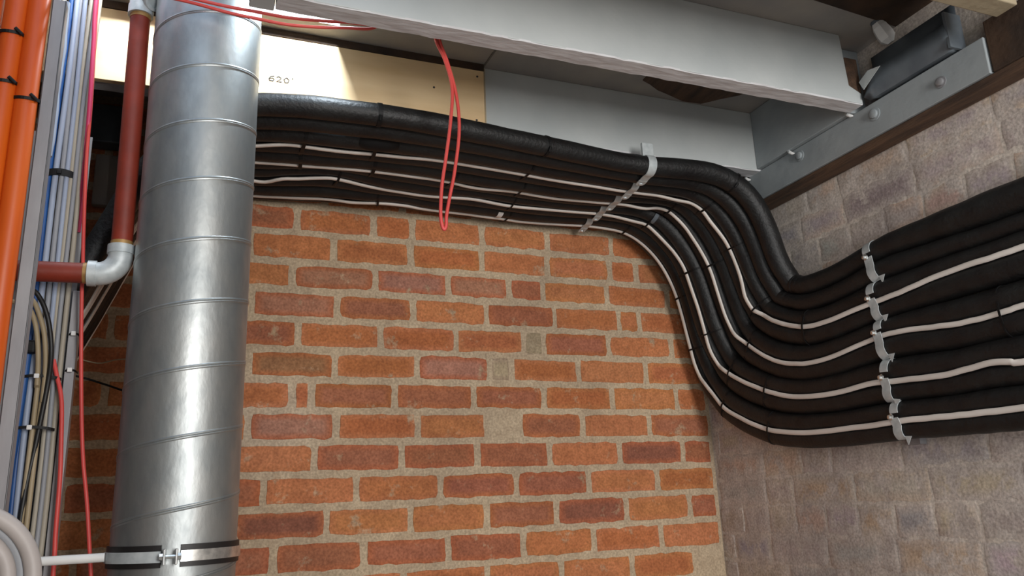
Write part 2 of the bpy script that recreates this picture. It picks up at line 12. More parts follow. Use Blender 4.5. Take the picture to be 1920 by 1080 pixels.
 'B3':[(-1.947,-.143,-.795,.027),(-1.936,-.143,-.75,.027),(-1.924,-.143,-.705,.027),(-1.91,-.143,-.66,.027),(-1.895,-.143,-.613,.027),(-1.877,-.143,-.565,.027),(-1.857,-.143,-.516,.027),(-1.837,-.143,-.47,.027),(-1.819,-.143,-.427,.027),(-1.803,-.143,-.39,.027),(-1.788,-.143,-.356,.027),(-1.775,-.143,-.325,.027),(-1.762,-.143,-.294,.027),(-1.751,-.143,-.265,.027),(-1.739,-.143,-.237,.027),(-1.728,-.143,-.21,.027),(-1.716,-.143,-.184,.027),(-1.705,-.144,-.159,.027),(-1.692,-.145,-.135,.027),(-1.679,-.145,-.112,.027),(-1.664,-.146,-.09,.027),(-1.647,-.147,-.069,.027),(-1.629,-.148,-.049,.027),(-1.61,-.148,-.032,.027),(-1.592,-.149,-.018,.027),(-1.574,-.149,-.007,.027),(-1.557,-.15,.001,.027),(-1.54,-.15,.006,.027),(-1.522,-.15,.01,.027),(-1.504,-.15,.012,.027),(-1.486,-.15,.013,.027),(-1.466,-.15,.013,.027),(-1.442,-.151,.013,.027),(-1.409,-.158,.013,.027),(-1.372,-.169,.013,.027),(-1.332,-.18,.013,.027),(-1.293,-.19,.013,.027),(-1.254,-.195,.013,.027),(-1.215,-.193,.013,.027),(-1.176,-.187,.013,.027),(-1.136,-.182,.013,.027),(-1.097,-.177,.013,.025),(-1.058,-.173,.013,.023),(-1.019,-.17,.013,.023),(-.98,-.167,.013,.025),(-.941,-.166,.013,.026),(-.901,-.167,.013,.027),(-.862,-.166,.013,.027),(-.823,-.164,.013,.027),(-.784,-.161,.013,.027),(-.745,-.157,.013,.027),(-.705,-.153,.013,.027),(-.666,-.151,.013,.027),(-.627,-.15,.013,.027),(-.588,-.151,.013,.027),(-.549,-.154,.013,.027),(-.509,-.156,.013,.027),(-.468,-.159,.013,.026),(-.423,-.16,.013,.026),(-.377,-.16,.012,.026),(-.329,-.16,.007,.026),(-.283,-.16,-.007,.026),(-.241,-.16,-.032,.026),(-.206,-.16,-.066,.026),(-.175,-.16,-.103,.026),(-.151,-.16,-.145,.026),(-.133,-.16,-.189,.027),(-.121,-.16,-.235,.027),(-.11,-.16,-.28,.027),(-.1,-.16,-.324,.027),(-.088,-.16,-.367,.026),(-.073,-.162,-.408,.026),(-.06,-.169,-.443,.026),(-.053,-.181,-.474,.026),(-.052,-.198,-.493,.026),(-.052,-.218,-.509,.027),(-.052,-.238,-.523,.027),(-.052,-.26,-.536,.027),(-.052,-.282,-.548,.027),(-.052,-.305,-.559,.027),(-.052,-.328,-.569,.026),(-.052,-.352,-.578,.026),(-.052,-.375,-.587,.026),(-.052,-.4,-.594,.025),(-.052,-.424,-.601,.025),(-.052,-.448,-.607,.024),(-.052,-.474,-.611,.024),(-.052,-.505,-.616,.024),(-.052,-.542,-.619,.023),(-.052,-.583,-.622,.023),(-.052,-.626,-.623,.023),(-.052,-.668,-.622,.023),(-.052,-.711,-.621,.023),(-.052,-.752,-.62,.023),(-.052,-.788,-.621,.023),(-.052,-.816,-.622,.023),(-.052,-.839,-.623,.022),(-.052,-.86,-.624,.022),(-.052,-.882,-.625,.022),(-.052,-.903,-.626,.022),(-.052,-.925,-.627,.022),(-.052,-.946,-.628,.022),(-.052,-.968,-.627,.022),(-.052,-.989,-.627,.022),(-.052,-1.011,-.626,.023),(-.052,-1.032,-.625,.023),(-.052,-1.054,-.625,.024),(-.052,-1.075,-.626,.023),(-.052,-1.104,-.628,.023),(-.052,-1.172,-.63,.022),(-.052,-1.316,-.631,.022),(-.052,-1.543,-.631,.022),(-.052,-1.821,-.631,.022),(-.052,-2.118,-.631,.022)],
 'A4':[(-1.947,-.087,-.795,.027),(-1.936,-.087,-.75,.027),(-1.924,-.087,-.705,.027),(-1.91,-.087,-.66,.027),(-1.895,-.087,-.613,.027),(-1.877,-.087,-.565,.027),(-1.857,-.087,-.516,.027),(-1.837,-.087,-.47,.027),(-1.819,-.087,-.427,.027),(-1.803,-.087,-.39,.027),(-1.788,-.087,-.356,.027),(-1.775,-.087,-.325,.027),(-1.762,-.087,-.294,.027),(-1.751,-.087,-.265,.027),(-1.739,-.087,-.237,.027),(-1.728,-.087,-.21,.027),(-1.716,-.087,-.184,.027),(-1.705,-.087,-.159,.027),(-1.692,-.087,-.135,.027),(-1.679,-.088,-.112,.027),(-1.664,-.088,-.09,.027),(-1.647,-.088,-.069,.027),(-1.629,-.088,-.049,.027),(-1.61,-.089,-.032,.027),(-1.592,-.089,-.018,.027),(-1.574,-.089,-.007,.027),(-1.557,-.089,.001,.027),(-1.54,-.089,.006,.027),(-1.522,-.089,.01,.027),(-1.504,-.089,.012,.027),(-1.486,-.089,.013,.027),(-1.466,-.089,.013,.027),(-1.442,-.09,.013,.027),(-1.409,-.094,.013,.027),(-1.372,-.101,.013,.027),(-1.332,-.109,.013,.027),(-1.293,-.116,.013,.027),(-1.254,-.122,.013,.027),(-1.215,-.124,.013,.027),(-1.175,-.124,.013,.027),(-1.136,-.125,.013,.027),(-1.097,-.127,.013,.025),(-1.058,-.127,.013,.023),(-1.019,-.123,.013,.023),(-.979,-.117,.013,.025),(-.94,-.113,.013,.026),(-.901,-.111,.013,.027),(-.862,-.109,.013,.027),(-.823,-.107,.013,.027),(-.783,-.105,.013,.027),(-.744,-.102,.013,.027),(-.705,-.099,.013,.027),(-.666,-.095,.013,.027),(-.626,-.094,.013,.027),(-.587,-.095,.013,.027),(-.548,-.099,.013,.027),(-.508,-.103,.013,.027),(-.467,-.106,.013,.026),(-.422,-.108,.014,.026),(-.374,-.108,.013,.026),(-.326,-.108,.007,.026),(-.279,-.108,-.008,.026),(-.236,-.108,-.033,.026),(-.199,-.108,-.065,.026),(-.167,-.108,-.103,.026),(-.142,-.108,-.145,.026),(-.123,-.108,-.19,.027),(-.109,-.108,-.237,.027),(-.099,-.108,-.284,.027),(-.09,-.108,-.33,.027),(-.08,-.108,-.375,.026),(-.068,-.11,-.419,.026),(-.058,-.117,-.457,.026),(-.053,-.132,-.49,.026),(-.052,-.15,-.514,.026),(-.052,-.171,-.536,.027),(-.052,-.194,-.556,.027),(-.052,-.218,-.573,.027),(-.052,-.245,-.588,.027),(-.052,-.272,-.601,.027),(-.052,-.3,-.614,.026),(-.052,-.329,-.625,.026),(-.052,-.358,-.635,.026),(-.052,-.387,-.643,.025),(-.052,-.417,-.65,.025),(-.052,-.447,-.655,.024),(-.052,-.477,-.659,.024),(-.052,-.511,-.663,.024),(-.052,-.55,-.665,.023),(-.052,-.591,-.667,.023),(-.052,-.633,-.668,.023),(-.052,-.674,-.668,.023),(-.052,-.716,-.667,.023),(-.052,-.757,-.667,.023),(-.052,-.792,-.667,.023),(-.052,-.819,-.667,.023),(-.052,-.841,-.667,.022),(-.052,-.862,-.668,.022),(-.052,-.882,-.669,.022),(-.052,-.903,-.67,.022),(-.052,-.923,-.67,.022),(-.052,-.944,-.671,.022),(-.052,-.965,-.671,.022),(-.052,-.985,-.671,.022),(-.052,-1.006,-.671,.023),(-.052,-1.026,-.671,.023),(-.052,-1.047,-.671,.024),(-.052,-1.067,-.672,.023),(-.052,-1.096,-.673,.023),(-.052,-1.163,-.674,.022),(-.052,-1.307,-.674,.022),(-.052,-1.533,-.674,.022),(-.052,-1.811,-.674,.022),(-.052,-2.108,-.674,.022)],
 'B4':[(-1.947,-.039,-.795,.021),(-1.936,-.039,-.75,.021),(-1.924,-.039,-.705,.021),(-1.91,-.039,-.66,.021),(-1.895,-.039,-.613,.021),(-1.877,-.039,-.565,.021),(-1.857,-.039,-.516,.021),(-1.837,-.039,-.47,.021),(-1.819,-.039,-.427,.021),(-1.803,-.039,-.39,.021),(-1.788,-.039,-.356,.021),(-1.775,-.039,-.325,.021),(-1.762,-.039,-.294,.021),(-1.751,-.039,-.265,.021),(-1.739,-.039,-.237,.021),(-1.728,-.039,-.21,.021),(-1.716,-.039,-.184,.021),(-1.705,-.039,-.159,.021),(-1.692,-.039,-.135,.021),(-1.679,-.039,-.112,.021),(-1.664,-.039,-.09,.021),(-1.647,-.039,-.069,.021),(-1.629,-.039,-.049,.021),(-1.61,-.039,-.032,.021),(-1.592,-.039,-.018,.021),(-1.574,-.039,-.007,.021),(-1.557,-.039,.001,.021),(-1.54,-.039,.006,.021),(-1.522,-.039,.01,.021),(-1.504,-.039,.012,.021),(-1.486,-.039,.013,.021),(-1.466,-.039,.013,.021),(-1.442,-.04,.013,.021),(-1.409,-.042,.013,.021),(-1.372,-.047,.013,.021),(-1.332,-.053,.013,.021),(-1.293,-.059,.013,.021),(-1.254,-.065,.013,.021),(-1.215,-.069,.013,.021),(-1.175,-.072,.013,.021),(-1.136,-.077,.013,.021),(-1.097,-.083,.013,.021),(-1.058,-.084,.013,.021),(-1.018,-.08,.013,.021),(-.979,-.073,.013,.021),(-.94,-.067,.013,.021),(-.901,-.063,.013,.021),(-.861,-.061,.013,.021),(-.822,-.059,.013,.021),(-.783,-.057,.013,.021),(-.744,-.055,.013,.021),(-.704,-.051,.013,.021),(-.665,-.047,.013,.021),(-.626,-.045,.013,.021),(-.587,-.047,.013,.021),(-.547,-.051,.013,.021),(-.508,-.056,.013,.021),(-.466,-.06,.014,.021),(-.421,-.062,.015,.021),(-.372,-.062,.013,.021),(-.323,-.062,.007,.021),(-.275,-.062,-.009,.021),(-.231,-.062,-.033,.021),(-.192,-.062,-.066,.021),(-.16,-.062,-.104,.021),(-.134,-.062,-.146,.021),(-.113,-.063,-.192,.021),(-.099,-.063,-.239,.021),(-.089,-.063,-.286,.021),(-.081,-.063,-.334,.021),(-.073,-.063,-.381,.021),(-.065,-.065,-.426,.021),(-.057,-.072,-.467,.021),(-.053,-.088,-.504,.021),(-.052,-.108,-.533,.021),(-.052,-.131,-.56,.021),(-.052,-.155,-.584,.021),(-.052,-.183,-.605,.021),(-.052,-.213,-.623,.021),(-.052,-.244,-.639,.021),(-.052,-.276,-.653,.021),(-.052,-.309,-.666,.021),(-.052,-.342,-.678,.021),(-.052,-.376,-.687,.021),(-.052,-.41,-.694,.021),(-.052,-.445,-.699,.021),(-.052,-.48,-.703,.021),(-.052,-.517,-.706,.021),(-.052,-.557,-.708,.021),(-.052,-.598,-.709,.021),(-.052,-.639,-.71,.021),(-.052,-.68,-.71,.021),(-.052,-.722,-.71,.021),(-.052,-.761,-.71,.021),(-.052,-.796,-.709,.021),(-.052,-.822,-.709,.021),(-.052,-.844,-.709,.021),(-.052,-.863,-.71,.021),(-.052,-.883,-.711,.021),(-.052,-.902,-.711,.021),(-.052,-.922,-.712,.021),(-.052,-.942,-.712,.021),(-.052,-.961,-.713,.021),(-.052,-.981,-.713,.021),(-.052,-1.001,-.714,.021),(-.052,-1.021,-.714,.021),(-.052,-1.04,-.714,.021),(-.052,-1.06,-.715,.021),(-.052,-1.088,-.715,.021),(-.052,-1.154,-.715,.021),(-.052,-1.298,-.715,.021),(-.052,-1.524,-.715,.021),(-.052,-1.802,-.715,.021),(-.052,-2.099,-.715,.021)],
 'K0':[(-1.93,-.432,-.8),(-1.918,-.432,-.754),(-1.907,-.432,-.708),(-1.895,-.432,-.663),(-1.88,-.432,-.62),(-1.862,-.432,-.584),(-1.841,-.432,-.551),(-1.819,-.432,-.518),(-1.8,-.432,-.485),(-1.785,-.432,-.452),(-1.771,-.431,-.419),(-1.758,-.431,-.387),(-1.745,-.432,-.355),(-1.734,-.433,-.327),(-1.723,-.434,-.298),(-1.712,-.436,-.271),(-1.7,-.44,-.245),(-1.688,-.446,-.221),(-1.676,-.454,-.199),(-1.664,-.462,-.177),(-1.65,-.47,-.155),(-1.634,-.479,-.132),(-1.616,-.488,-.109),(-1.598,-.497,-.088),(-1.58,-.504,-.069),(-1.565,-.508,-.054),(-1.551,-.512,-.041),(-1.536,-.515,-.03),(-1.52,-.517,-.021),(-1.503,-.518,-.015),(-1.486,-.518,-.011),(-1.468,-.517,-.008),(-1.45,-.517,-.005),(-1.414,-.526,-.005),(-1.378,-.534,-.005),(-1.342,-.539,-.005),(-1.307,-.54,-.005),(-1.271,-.541,-.005),(-1.235,-.543,-.005),(-1.199,-.544,-.005),(-1.163,-.545,-.005),(-1.127,-.544,-.005),(-1.092,-.542,-.005),(-1.056,-.539,-.005),(-1.02,-.534,-.005),(-.984,-.53,-.005),(-.948,-.526,-.005),(-.912,-.522,-.005),(-.877,-.517,-.005),(-.841,-.513,-.005),(-.805,-.509,-.005),(-.769,-.504,-.005),(-.733,-.5,-.005),(-.697,-.495,-.005),(-.662,-.491,-.005),(-.626,-.486,-.005),(-.59,-.481,-.005),(-.554,-.477,-.005),(-.51,-.477,-.007),(-.466,-.477,-.008),(-.422,-.477,-.007),(-.378,-.477,-.005),(-.334,-.477,-.004),(-.29,-.477,-.005),(-.246,-.477,-.011),(-.206,-.477,-.027),(-.175,-.477,-.058),(-.148,-.477,-.093),(-.13,-.477,-.133),(-.12,-.477,-.176),(-.112,-.477,-.22),(-.098,-.477,-.261),(-.07,-.478,-.294),(-.07,-.482,-.297),(-.07,-.487,-.3),(-.07,-.491,-.303),(-.07,-.496,-.306),(-.07,-.5,-.308),(-.07,-.505,-.311),(-.07,-.51,-.313),(-.07,-.514,-.316),(-.07,-.519,-.318),(-.07,-.524,-.32),(-.07,-.529,-.322),(-.07,-.534,-.323),(-.07,-.539,-.325),(-.07,-.544,-.326),(-.07,-.549,-.328),(-.07,-.585,-.332),(-.07,-.621,-.332),(-.07,-.658,-.33),(-.07,-.694,-.328),(-.07,-.73,-.323),(-.07,-.766,-.316),(-.07,-.801,-.31),(-.07,-.827,-.309),(-.07,-.853,-.309),(-.07,-.878,-.31),(-.07,-.904,-.311),(-.07,-.93,-.312),(-.07,-.955,-.313),(-.07,-.981,-.314),(-.07,-1.006,-.316),(-.07,-1.032,-.317),(-.07,-1.058,-.318),(-.07,-1.083,-.319),(-.07,-1.109,-.319),(-.07,-1.135,-.32),(-.07,-1.16,-.32),(-.07,-1.186,-.32),(-.07,-1.336,-.32),(-.07,-1.586,-.32),(-.07,-1.886,-.32),(-.07,-2.186,-.32)],
 'K1':[(-1.93,-.338,-.8),(-1.918,-.338,-.755),(-1.907,-.338,-.709),(-1.895,-.338,-.664),(-1.88,-.338,-.62),(-1.862,-.338,-.579),(-1.841,-.338,-.538),(-1.819,-.338,-.499),(-1.8,-.338,-.46),(-1.785,-.338,-.426),(-1.771,-.337,-.394),(-1.758,-.337,-.361),(-1.745,-.338,-.33),(-1.734,-.338,-.302),(-1.723,-.339,-.274),(-1.712,-.34,-.246),(-1.7,-.343,-.22),(-1.688,-.346,-.196),(-1.677,-.351,-.173),(-1.664,-.355,-.151),(-1.65,-.36,-.13),(-1.634,-.365,-.109),(-1.616,-.371,-.087),(-1.598,-.376,-.068),(-1.58,-.38,-.051),(-1.565,-.383,-.04),(-1.551,-.385,-.03),(-1.536,-.387,-.021),(-1.52,-.388,-.014),(-1.503,-.388,-.01),(-1.486,-.388,-.008),(-1.468,-.388,-.007),(-1.45,-.388,-.005),(-1.412,-.402,-.005),(-1.374,-.409,-.005),(-1.335,-.408,-.005),(-1.297,-.407,-.005),(-1.259,-.407,-.005),(-1.221,-.409,-.005),(-1.182,-.412,-.005),(-1.144,-.413,-.005),(-1.106,-.415,-.005),(-1.068,-.419,-.005),(-1.029,-.42,-.005),(-.991,-.418,-.005),(-.953,-.414,-.005),(-.915,-.41,-.005),(-.876,-.407,-.005),(-.838,-.404,-.005),(-.8,-.401,-.005),(-.762,-.397,-.005),(-.723,-.392,-.005),(-.685,-.388,-.005),(-.647,-.386,-.005),(-.609,-.385,-.005),(-.57,-.383,-.005),(-.532,-.379,-.005),(-.494,-.376,-.005),(-.453,-.376,-.005),(-.412,-.376,-.006),(-.371,-.376,-.006),(-.33,-.376,-.007),(-.288,-.376,-.008),(-.248,-.376,-.012),(-.212,-.376,-.032),(-.188,-.376,-.065),(-.165,-.376,-.1),(-.144,-.376,-.135),(-.128,-.376,-.172),(-.115,-.376,-.212),(-.104,-.376,-.251),(-.091,-.376,-.29),(-.07,-.378,-.325),(-.07,-.387,-.334),(-.07,-.397,-.343),(-.07,-.408,-.352),(-.07,-.419,-.36),(-.07,-.43,-.367),(-.07,-.441,-.374),(-.07,-.453,-.38),(-.07,-.465,-.386),(-.07,-.478,-.392),(-.07,-.49,-.397),(-.07,-.503,-.402),(-.07,-.515,-.406),(-.07,-.528,-.41),(-.07,-.541,-.414),(-.07,-.554,-.417),(-.07,-.588,-.421),(-.07,-.622,-.421),(-.07,-.656,-.42),(-.07,-.69,-.417),(-.07,-.724,-.414),(-.07,-.758,-.412),(-.07,-.792,-.41),(-.07,-.818,-.409),(-.07,-.843,-.407),(-.07,-.868,-.406),(-.07,-.893,-.403),(-.07,-.918,-.401),(-.07,-.943,-.398),(-.07,-.969,-.396),(-.07,-.994,-.395),(-.07,-1.019,-.394),(-.07,-1.044,-.393),(-.07,-1.069,-.393),(-.07,-1.095,-.394),(-.07,-1.12,-.393),(-.07,-1.145,-.393),(-.07,-1.17,-.392),(-.07,-1.32,-.392),(-.07,-1.57,-.392),(-.07,-1.87,-.392),(-.07,-2.17,-.392)],
 'K2':[(-1.93,-.255,-.8),(-1.918,-.255,-.755),(-1.907,-.255,-.71),(-1.894,-.255,-.665),(-1.88,-.255,-.62),(-1.862,-.255,-.572),(-1.841,-.255,-.523),(-1.82,-.255,-.475),(-1.8,-.255,-.43),(-1.785,-.255,-.396),(-1.771,-.255,-.363),(-1.758,-.255,-.331),(-1.745,-.255,-.3),(-1.734,-.255,-.272),(-1.723,-.256,-.244),(-1.712,-.256,-.216),(-1.7,-.258,-.19),(-1.689,-.26,-.166),(-1.677,-.263,-.143),(-1.664,-.265,-.121),(-1.65,-.268,-.1),(-1.634,-.271,-.08),(-1.617,-.275,-.061),(-1.598,-.278,-.044),(-1.58,-.28,-.03),(-1.565,-.282,-.022),(-1.551,-.283,-.015),(-1.536,-.284,-.011),(-1.52,-.285,-.007),(-1.503,-.285,-.005),(-1.485,-.285,-.005),(-1.468,-.285,-.005),(-1.45,-.285,-.005),(-1.411,-.288,-.005),(-1.372,-.292,-.005),(-1.332,-.295,-.005),(-1.293,-.3,-.005),(-1.254,-.304,-.005),(-1.215,-.308,-.005),(-1.175,-.31,-.005),(-1.136,-.31,-.005),(-1.097,-.309,-.005),(-1.058,-.306,-.005),(-1.019,-.303,-.005),(-.979,-.299,-.005),(-.94,-.293,-.005),(-.901,-.282,-.005),(-.862,-.277,-.005),(-.822,-.277,-.005),(-.783,-.277,-.005),(-.744,-.276,-.005),(-.705,-.271,-.005),(-.666,-.267,-.005),(-.626,-.264,-.005),(-.587,-.265,-.005),(-.548,-.268,-.005),(-.509,-.271,-.005),(-.469,-.274,-.005),(-.427,-.274,-.003),(-.384,-.274,-0),(-.342,-.274,.007),(-.301,-.274,.016),(-.26,-.274,.01),(-.225,-.274,-.015),(-.196,-.274,-.045),(-.172,-.274,-.081),(-.15,-.274,-.117),(-.13,-.274,-.155),(-.116,-.274,-.195),(-.107,-.274,-.237),(-.098,-.274,-.279),(-.086,-.274,-.319),(-.07,-.275,-.359),(-.07,-.286,-.378),(-.07,-.299,-.396),(-.07,-.314,-.412),(-.07,-.331,-.426),(-.07,-.349,-.439),(-.07,-.367,-.451),(-.07,-.386,-.463),(-.07,-.405,-.473),(-.07,-.425,-.483),(-.07,-.446,-.491),(-.07,-.467,-.498),(-.07,-.488,-.503),(-.07,-.51,-.507),(-.07,-.531,-.511),(-.07,-.553,-.513),(-.07,-.588,-.514),(-.07,-.622,-.513),(-.07,-.656,-.51),(-.07,-.691,-.505),(-.07,-.725,-.5),(-.07,-.759,-.496),(-.07,-.793,-.492),(-.07,-.817,-.491),(-.07,-.84,-.492),(-.07,-.864,-.493),(-.07,-.887,-.495),(-.07,-.911,-.498),(-.07,-.934,-.501),(-.07,-.958,-.503),(-.07,-.981,-.506),(-.07,-1.004,-.508),(-.07,-1.028,-.508),(-.07,-1.052,-.509),(-.07,-1.075,-.508),(-.07,-1.099,-.507),(-.07,-1.122,-.506),(-.07,-1.146,-.504),(-.07,-1.296,-.504),(-.07,-1.546,-.504),(-.07,-1.846,-.504),(-.07,-2.146,-.504)],
 'K3':[(-1.93,-.171,-.8),(-1.918,-.171,-.755),(-1.907,-.171,-.71),(-1.894,-.171,-.665),(-1.88,-.171,-.62),(-1.862,-.171,-.572),(-1.841,-.171,-.523),(-1.82,-.171,-.475),(-1.8,-.171,-.43),(-1.785,-.171,-.396),(-1.771,-.171,-.363),(-1.758,-.171,-.331),(-1.745,-.171,-.3),(-1.734,-.171,-.272),(-1.723,-.171,-.244),(-1.712,-.171,-.216),(-1.7,-.172,-.19),(-1.689,-.172,-.166),(-1.677,-.173,-.143),(-1.664,-.174,-.121),(-1.65,-.175,-.1),(-1.634,-.176,-.08),(-1.617,-.177,-.061),(-1.598,-.178,-.044),(-1.58,-.179,-.03),(-1.565,-.18,-.022),(-1.551,-.18,-.015),(-1.536,-.18,-.011),(-1.52,-.181,-.007),(-1.503,-.181,-.005),(-1.485,-.181,-.005),(-1.468,-.181,-.005),(-1.45,-.181,-.005),(-1.411,-.179,-.005),(-1.372,-.209,-.005),(-1.332,-.216,-.005),(-1.293,-.228,-.005),(-1.254,-.239,-.005),(-1.215,-.231,-.005),(-1.176,-.218,-.005),(-1.137,-.209,-.005),(-1.097,-.201,-.005),(-1.058,-.196,-.005),(-1.019,-.191,-.005),(-.98,-.19,-.005),(-.941,-.192,-.005),(-.902,-.195,-.005),(-.862,-.197,-.005),(-.823,-.194,-.005),(-.784,-.188,-.005),(-.745,-.182,-.005),(-.706,-.18,-.005),(-.667,-.179,-.005),(-.627,-.178,-.005),(-.588,-.179,-.005),(-.549,-.181,-.005),(-.51,-.183,-.005),(-.471,-.186,-.005),(-.425,-.186,-.005),(-.379,-.186,-.006),(-.333,-.186,-.008),(-.288,-.186,-.015),(-.252,-.186,-.043),(-.222,-.186,-.076),(-.192,-.186,-.111),(-.167,-.186,-.15),(-.154,-.186,-.193),(-.144,-.186,-.238),(-.134,-.186,-.283),(-.124,-.186,-.328),(-.111,-.186,-.371),(-.092,-.186,-.413),(-.07,-.189,-.452),(-.07,-.205,-.468),(-.07,-.222,-.483),(-.07,-.24,-.496),(-.07,-.26,-.507),(-.07,-.28,-.518),(-.07,-.3,-.528),(-.07,-.321,-.537),(-.07,-.342,-.546),(-.07,-.363,-.555),(-.07,-.384,-.563),(-.07,-.406,-.57),(-.07,-.427,-.577),(-.07,-.449,-.583),(-.07,-.471,-.588),(-.07,-.494,-.592),(-.07,-.536,-.597),(-.07,-.579,-.6),(-.07,-.622,-.601),(-.07,-.665,-.6),(-.07,-.708,-.597),(-.07,-.751,-.595),(-.07,-.793,-.598),(-.07,-.815,-.6),(-.07,-.837,-.601),(-.07,-.859,-.602),(-.07,-.881,-.604),(-.07,-.903,-.605),(-.07,-.925,-.606),(-.07,-.947,-.607),(-.07,-.969,-.606),(-.07,-.991,-.604),(-.07,-1.013,-.603),(-.07,-1.035,-.601),(-.07,-1.057,-.6),(-.07,-1.079,-.602),(-.07,-1.101,-.606),(-.07,-1.122,-.61),(-.07,-1.272,-.61),(-.07,-1.522,-.61),(-.07,-1.822,-.61),(-.07,-2.122,-.61)],
 'K4':[(-1.93,-.059,-.8),(-1.918,-.059,-.755),(-1.907,-.059,-.71),(-1.894,-.059,-.665),(-1.88,-.059,-.62),(-1.862,-.059,-.572),(-1.841,-.059,-.523),(-1.82,-.059,-.475),(-1.8,-.059,-.43),(-1.785,-.059,-.396),(-1.771,-.059,-.363),(-1.758,-.059,-.331),(-1.745,-.059,-.3),(-1.734,-.059,-.272),(-1.723,-.059,-.244),(-1.712,-.059,-.216),(-1.7,-.059,-.19),(-1.689,-.059,-.166),(-1.677,-.059,-.143),(-1.664,-.059,-.121),(-1.65,-.059,-.1),(-1.634,-.059,-.08),(-1.617,-.059,-.061),(-1.598,-.059,-.044),(-1.58,-.059,-.03),(-1.565,-.059,-.022),(-1.551,-.059,-.015),(-1.536,-.059,-.011),(-1.52,-.059,-.007),(-1.503,-.059,-.005),(-1.485,-.059,-.005),(-1.468,-.059,-.005),(-1.45,-.059,-.005),(-1.411,-.061,-.005),(-1.372,-.067,-.005),(-1.332,-.072,-.005),(-1.293,-.079,-.005),(-1.254,-.087,-.005),(-1.215,-.091,-.005),(-1.175,-.088,-.005),(-1.136,-.097,-.005),(-1.097,-.106,-.005),(-1.058,-.107,-.005),(-1.018,-.102,-.005),(-.979,-.091,-.005),(-.94,-.085,-.005),(-.901,-.082,-.005),(-.862,-.08,-.005),(-.822,-.079,-.005),(-.783,-.077,-.005),(-.744,-.076,-.005),(-.705,-.072,-.005),(-.665,-.065,-.005),(-.626,-.063,-.005),(-.587,-.065,-.005),(-.548,-.071,-.005),(-.508,-.077,-.005),(-.469,-.082,-.005),(-.422,-.082,-.003),(-.374,-.082,-.003),(-.327,-.082,-.006),(-.281,-.082,-.02),(-.241,-.082,-.044),(-.205,-.082,-.076),(-.175,-.082,-.112),(-.15,-.082,-.152),(-.131,-.082,-.196),(-.119,-.082,-.242),(-.11,-.082,-.289),(-.103,-.082,-.335),(-.095,-.082,-.382),(-.085,-.082,-.429),(-.07,-.085,-.473),(-.07,-.106,-.499),(-.07,-.126,-.525),(-.07,-.147,-.551),(-.07,-.17,-.575),(-.07,-.197,-.594),(-.07,-.226,-.609),(-.07,-.256,-.623),(-.07,-.286,-.637),(-.07,-.317,-.649),(-.07,-.348,-.66),(-.07,-.38,-.669),(-.07,-.413,-.675),(-.07,-.446,-.68),(-.07,-.478,-.684),(-.07,-.511,-.687),(-.07,-.553,-.689),(-.07,-.594,-.69),(-.07,-.636,-.69),(-.07,-.678,-.69),(-.07,-.719,-.691),(-.07,-.761,-.69),(-.07,-.802,-.689),(-.07,-.822,-.689),(-.07,-.842,-.689),(-.07,-.862,-.69),(-.07,-.883,-.691),(-.07,-.903,-.691),(-.07,-.923,-.692),(-.07,-.943,-.693),(-.07,-.963,-.693),(-.07,-.983,-.694),(-.07,-1.003,-.694),(-.07,-1.023,-.694),(-.07,-1.043,-.695),(-.07,-1.063,-.695),(-.07,-1.084,-.695),(-.07,-1.104,-.695),(-.07,-1.254,-.695),(-.07,-1.504,-.695),(-.07,-1.804,-.695),(-.07,-2.104,-.695)],
}
NRM=[(.97,-0,-.25),(.96,-0,-.27),(.96,-0,-.29),(.95,-0,-.31),(.94,-0,-.33),(.94,-0,-.35),(.93,-0,-.36),(.93,-0,-.38),(.92,-0,-.38),(.92,-0,-.39),(.92,-0,-.39),(.92,-0,-.39),(.92,-0,-.39),(.92,-0,-.39),(.92,-0,-.4),(.91,-0,-.42),(.9,-0,-.44),(.88,-0,-.47),(.86,-0,-.51),(.83,-0,-.56),(.79,-0,-.61),(.75,-0,-.66),(.69,-0,-.72),(.62,-0,-.78),(.55,-0,-.84),(.46,-0,-.89),(.38,-0,-.93),(.29,-0,-.96),(.21,-0,-.98),(.14,-0,-.99),(.09,-0,-1),(.05,-0,-1),(.03,-0,-1),(.01,-0,-1),(0,-0,-1),(0,-0,-1),(0,-0,-1),(0,-0,-1),(0,-0,-1),(-0,-0,-1),(-0,-0,-1),(-0,-0,-1),(-0,-0,-1),(-0,-0,-1),(0,-0,-1),(0,-0,-1),(0,-0,-1),(0,-0,-1),(0,-0,-1),(0,-0,-1),(0,-0,-1),(0,-0,-1),(0,-0,-1),(0,-0,-1),(.01,-0,-1),(.02,-0,-1),(.02,-0,-1),(.02,-0,-1),(0,-0,-1),(-.04,-0,-1),(-.12,-0,-.99),(-.24,0,-.97),(-.39,0,-.92),(-.54,0,-.84),(-.68,0,-.73),(-.78,0,-.63),(-.85,0,-.53),(-.9,0,-.44),(-.93,0,-.37),(-.95,0,-.31),(-.97,0,-.26),(-.98,0,-.21),(-.99,0,-.16),(-.99,0,-.11),(-1,0,-.07),(-1,0,-.04),(-1,0,-.02),(-1,0,-.01),(-1,0,-0),(-1,0,-0),(-1,0,-0),(-1,0,-0),(-1,0,-0),(-1,0,-0),(-1,0,-0),(-1,0,0),(-1,0,0),(-1,0,0),(-1,0,0),(-1,0,0),(-1,0,0),(-1,0,0),(-1,0,0),(-1,0,0),(-1,0,0),(-1,0,0),(-1,0,0),(-1,0,0),(-1,0,0),(-1,0,0),(-1,0,0),(-1,0,0),(-1,0,0),(-1,0,0),(-1,0,0),(-1,0,0),(-1,0,0),(-1,0,0),(-1,0,0),(-1,0,0),(-1,0,0),(-1,0,0),(-1,0,0),(-1,0,0)]
